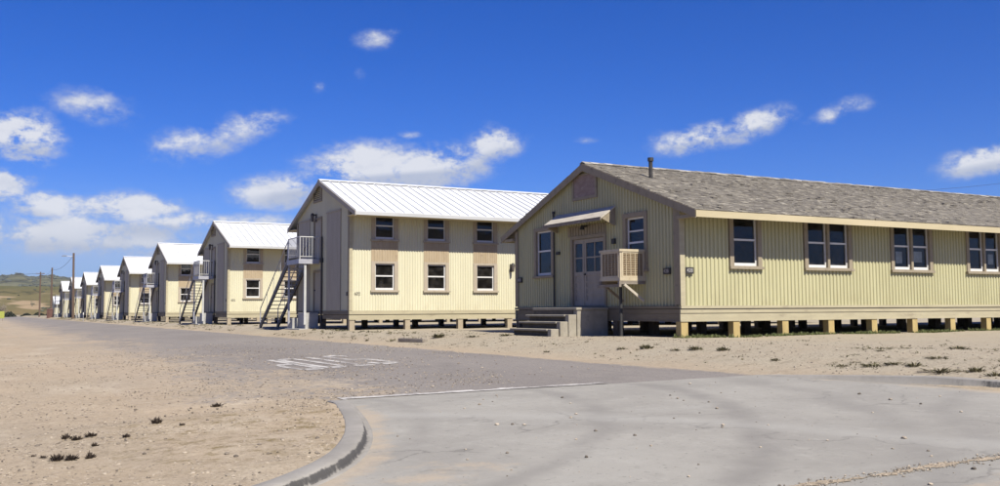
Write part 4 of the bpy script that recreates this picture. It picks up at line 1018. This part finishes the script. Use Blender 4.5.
# ------------------------------------------------------------------ hills
from mathutils import noise as mn
def hill_mat():
    m, nt, b = nodes('dry_grass_hill'); co = N(nt, 'ShaderNodeTexCoord').outputs['Object']
    c = mix(nt, ramp(nt, noise(nt, co, .012, 8, .7, (1,.12,3)), .42, .58), (.25,.18,.095), (.175,.15,.075))
    c = mix(nt, ramp(nt, noise(nt, co, .03, 8, .75, (.7,.1,3)), .48, .62, 0, .75), c, (.12,.105,.055))
    c = mix(nt, ramp(nt, noise(nt, co, .05, 6, .75, (.8,.12,3.5)), .57, .64, 0, .8), c, (.06,.062,.035))
    c = mix(nt, ramp(nt, noise(nt, co, .02, 4, .6, (.8,.1,4)), .62, .67, 0, .8), c, (.42,.31,.20))
    sep = N(nt, 'ShaderNodeSeparateXYZ'); L(nt, co, sep.inputs[0])
    up = math2(nt, 'ADD', ramp(nt, sep.outputs['Z'], 8, 26, 0, 1, False), math2(nt, 'MULTIPLY_ADD', noise(nt, co, .01, 7, .7), .8, -.4))
    c = mix(nt, ramp(nt, up, .3, .8, 0, .75), c, (.125,.125,.06))
    L(nt, c, b.inputs['Base Color']); b.inputs['Roughness'].default_value = 1; b.inputs['Specular IOR Level'].default_value = 0; return m
def ridge_mat():
    m, nt, b = nodes('scrub_ridge'); co = N(nt, 'ShaderNodeTexCoord').outputs['Object']
    c = mix(nt, ramp(nt, noise(nt, co, .006, 8, .7), .42, .6), (.055,.062,.035), (.17,.165,.09))
    c = mix(nt, ramp(nt, noise(nt, co, .025, 6, .7), .5, .62, 0, .8), c, (.035,.042,.025))
    L(nt, c, b.inputs['Base Color']); b.inputs['Roughness'].default_value = 1; b.inputs['Specular IOR Level'].default_value = 0; return m
def polar(name, mat, rs, a0, a1, na, hf):
    g = MB()
    for r in rs:
        for i in range(na+1):
            a = a0+(a1-a0)*i/na; g.v.append((r*math.cos(a), r*math.sin(a), hf(r, a)))
    w = na+1; g.f = [(j*w+i, j*w+i+1, (j+1)*w+i+1, (j+1)*w+i) for j in range(len(rs)-1) for i in range(na)]
    return tag(g.build(name, mat, smooth=True), kind='structure')
def hn(r, a):
    t = sm((r-360)/620); e = sm((2.9-a)/.7)*sm((a-.25)/.5)
    return (-1.2+ (26+ 4*mn.noise(Vector((a*14,r*.004,1))))*t*e + (4.5*mn.noise(Vector((r*math.cos(a)*.014,r*math.sin(a)*.010,3)))+1.5*mn.noise(Vector((r*math.cos(a)*.05,r*math.sin(a)*.03,3))))*t)*(1 if t > 0 else 1)
def hf(r, a):
    t = sm((r-1500)/900)*sm((3600-r)/900); e = sm((3.0-a)/.8)*sm((a-.15)/.5)
    base = 71+ 16*math.sin((a-1.49)*22+1.2) + 16*mn.noise(Vector((a*38,.3,5))) + 5*mn.noise(Vector((a*140,.3,9)))
    return -3+ max(0, base*e*t + 9*t*mn.noise(Vector((r*math.cos(a)*.004,r*math.sin(a)*.004,8))))
polar('hills', hill_mat(), [330,360,390,420,460,500,550,600,660,720,790,860,930,1010,1100,1250,1450], .2, 3.0, 420, hn)
polar('hills_far', ridge_mat(), [1300,1500,1650,1800,1950,2100,2200,2300,2400,2500,2600,2700,2850,3000,3200,3500,3650], .1, 3.1, 520, hf)
g = MB()
for _ in range(1500):
    a = wr.uniform(1.42,1.62); r = wr.uniform(2150,2500) if wr.random() < .55 else wr.uniform(1750,2400)
    if mn.noise(Vector((a*60, r*.01, 2))) < -.05: continue
    s = wr.uniform(1.2,3.2); g.blob((r*math.cos(a), r*math.sin(a), hf(r,a)+s*.3), s, (1.3,1.3,.75), .4, wr)
for _ in range(260):
    a = wr.uniform(1.42,1.62); r = wr.uniform(480,980); s = wr.uniform(.4,1.0)
    if mn.noise(Vector((a*40, r*.01, 4))) < .05: continue
    g.blob((r*math.cos(a), r*math.sin(a), hn(r,a)+s*.3), s, (1.3,1.3,.75), .4, wr)
tag(g.build('hill_scrub', M['scrub'], fix=False), kind='stuff', label='dark scrub and trees dotted over the far hills')

# ------------------------------------------------------------------ real-world albedo level for every procedural colour
for m_ in bpy.data.materials:
    if not m_.use_nodes: continue
    for n_ in m_.node_tree.nodes:
        if n_.type == 'MIX':
            for i_ in n_.inputs:
                if i_.type == 'RGBA' and not i_.is_linked:
                    c_ = i_.default_value; i_.default_value = (c_[0]*ALB, c_[1]*ALB, c_[2]*ALB, 1)
        elif n_.type == 'VALTORGB':
            for e_ in n_.color_ramp.elements: c_ = e_.color; e_.color = (c_[0]*ALB, c_[1]*ALB, c_[2]*ALB, 1)

# ------------------------------------------------------------------ haze in the far air
hm, hnt, hb = nodes('thin_haze'); hnt.nodes.remove(hb)
pv = N(hnt, 'ShaderNodeVolumePrincipled'); pv.inputs['Color'].default_value = (.86,.91,1,1); pv.inputs['Density'].default_value = HAZE; pv.inputs['Anisotropy'].default_value = .2
L(hnt, pv.outputs[0], hnt.nodes['Material Output'].inputs['Volume'])
g = MB(); g.box(-7000,7000,-3000,7500,-6,125); tag(g.build('haze', hm), kind='stuff')

# ------------------------------------------------------------------ sky, sun, camera
SUN_EL = R(50)
s = Vector((.05, -math.cos(SUN_EL), math.sin(SUN_EL))).normalized()
sun = bpy.data.lights.new('sun', 'SUN'); sun.energy = 4.7; sun.angle = R(.53); sun.color = (1, .945, .83)
so = bpy.data.objects.new('sun', sun); COL.objects.link(so); so.rotation_euler = (-s).to_track_quat('-Z', 'Y').to_euler()

wd = bpy.data.worlds.new('World'); scene.world = wd; wd.use_nodes = True; nt = wd.node_tree
bg = nt.nodes['Background']; bg.inputs['Strength'].default_value = .05
sky = N(nt, 'ShaderNodeTexSky'); sky.sky_type = 'NISHITA'; sky.sun_disc = False; sky.sun_elevation = SUN_EL; sky.sun_rotation = math.pi
sky.air_density = 1.0; sky.dust_density = .25; sky.ozone_density = 3.0; sky.altitude = 300
hs = N(nt, 'ShaderNodeHueSaturation'); hs.inputs['Saturation'].default_value = 1.38; hs.inputs['Value'].default_value = 1.0; L(nt, sky.outputs[0], hs.inputs['Color'])
skyc = mix(nt, 1.0, hs.outputs[0], (.50,.69,1.34), 'MULTIPLY')
d = N(nt, 'ShaderNodeTexCoord').outputs['Generated']
sep = N(nt, 'ShaderNodeSeparateXYZ'); L(nt, d, sep.inputs[0])
az = math2(nt, 'ARCTAN2', sep.outputs['Y'], sep.outputs['X']); el = math2(nt, 'ARCSINE', sep.outputs['Z'])
CL = [(1.5417,.1643,.036,.0264,1.45,0),(1.4797,.2003,.05,.022,.60,-.1),(1.3878,.1671,.056,.0215,.72,.15),(1.3343,.1896,.05,.0215,.72,.25),(1.1984,.2822,.034,.0148,.52,.1),
 (1.2587,.231,.0125,.009,.55,0),(1.2172,.2455,.009,.009,.42,0),(1.0741,.177,.036,.0211,1.05,.15),(1.1432,.150,.065,.026,1.2,.1),(1.2115,.1463,.07,.03,1.2,.05),
 (1.2935,.1249,.062,.02,.95,.1),(1.4476,.1024,.062,.0169,1.25,0),(1.5051,.0763,.15,.02,1.15,0),(1.43,.060,.16,.012,.55,0),(.8589,.176,.058,.0165,1.05,.12),(.8082,.1867,.045,.017,1.0,.25),(.7206,.194,.036,.0135,.72,.3),
 (.5929,.1381,.045,.016,1.05,.1),(.9785,.1778,.022,.006,.40,0),(1.5531,.1197,.032,.0211,1.2,0),(1.3768,.0895,.10,.013,1.0,0),(1.1644,.184,.017,.006,.55,0),(1.523,.1024,.034,.0158,1.2,0),
 (.35,.2,.08,.03,1,.1),(1.9,.15,.2,.04,.9,0),(2.3,.3,.1,.04,1,.1),(.1,.12,.12,.03,.9,0),(-1.2,.3,.2,.06,1,0),(3.0,.4,.2,.07,1,0)]
cov = None; acc = None
for (a0, e0, wa, we, amp, tilt) in CL:
    dx = math2(nt, 'MULTIPLY_ADD', az, 1/wa, -a0/wa)
    # az decreases to the right: a positive tilt lifts the right end
    dy = math2(nt, 'ADD', math2(nt, 'MULTIPLY_ADD', el, 1/we, -e0/we), math2(nt, 'MULTIPLY', dx, tilt*wa/we))
    r2 = math2(nt, 'MULTIPLY_ADD', dx, dx, math2(nt, 'MULTIPLY', dy, dy))
    gsn = math2(nt, 'MULTIPLY', math2(nt, 'EXPONENT', math2(nt, 'MULTIPLY', r2, -1.)), amp)
    ga = math2(nt, 'MULTIPLY', gsn, dy); acc = ga if acc is None else math2(nt, 'ADD', acc, ga)
    cov = gsn if cov is None else math2(nt, 'MAXIMUM', cov, gsn)
n1 = noise(nt, d, 17, 12, .58, (1,1,1.6)); n2 = noise(nt, d, 60, 8, .7, (1,1,1.6))
tex = math2(nt, 'ADD', math2(nt, 'MULTIPLY_ADD', n1, 3.0, -1.5), math2(nt, 'MULTIPLY_ADD', n2, 1.7, -.85))
raw = math2(nt, 'MULTIPLY', cov, math2(nt, 'ADD', tex, 1.0))
dens = ramp(nt, raw, .24, .92, 0, .9)
sh = ramp(nt, raw, .3, 1.0)
shn = noise(nt, d, 26, 6, .6, (1,1,2))
ccol = mix(nt, sh, (4.9,5.7,7.5), (9.3,9.4,9.7)); ccol = mix(nt, ramp(nt, shn, .48, .72, 0, .35), ccol, (5.6,6.1,7.3))
ccol = mix(nt, math2(nt, 'MULTIPLY', ramp(nt, acc, .0, -.42, 0, .75), ramp(nt, raw, .3, .8)), ccol, (4.9,5.5,6.9))
vx = math2(nt, 'MULTIPLY_ADD', az, 1/.22, -1.50/.22); vy = math2(nt, 'MULTIPLY_ADD', el, 1/.035, -.07/.035)
veil = math2(nt, 'EXPONENT', math2(nt, 'MULTIPLY', math2(nt, 'MULTIPLY_ADD', vx, vx, math2(nt, 'MULTIPLY', vy, vy)), -1.))
veil = math2(nt, 'MULTIPLY', veil, ramp(nt, noise(nt, d, 9, 8, .6, (1,1,3.5)), .3, .7, .1, .45))
hz = ramp(nt, el, .10, -.01, 0, .35)
skyc = mix(nt, hz, skyc, (1.8,3.5,7.2)); skyc = mix(nt, veil, skyc, (5.2,6.0,7.9))
L(nt, mix(nt, dens, skyc, ccol), bg.inputs['Color'])

cam = bpy.data.cameras.new('camera'); cam.sensor_fit = 'HORIZONTAL'; cam.sensor_width = 36; cam.lens = 948.4825/1000*36; cam.clip_end = 20000; cam.clip_start = .1
co = bpy.data.objects.new('camera', cam); COL.objects.link(co)
rt = Vector((0.877122073284791, -0.480231353100125, -0.00589203328342879)); up = Vector((-0.02886409272527526, -0.06495715479306807, 0.997470516953928)); fw = Vector((0.4793994457523035, 0.874733339676048, 0.07083679659224337))
mw = Matrix(((rt.x, up.x, -fw.x, 0), (rt.y, up.y, -fw.y, 0), (rt.z, up.z, -fw.z, .78), (0,0,0,1)))
co.matrix_world = mw; scene.camera = co
vs = scene.view_settings; vs.view_transform = 'Standard'; vs.look = 'None'; vs.exposure = 0.82; vs.gamma = 1.0
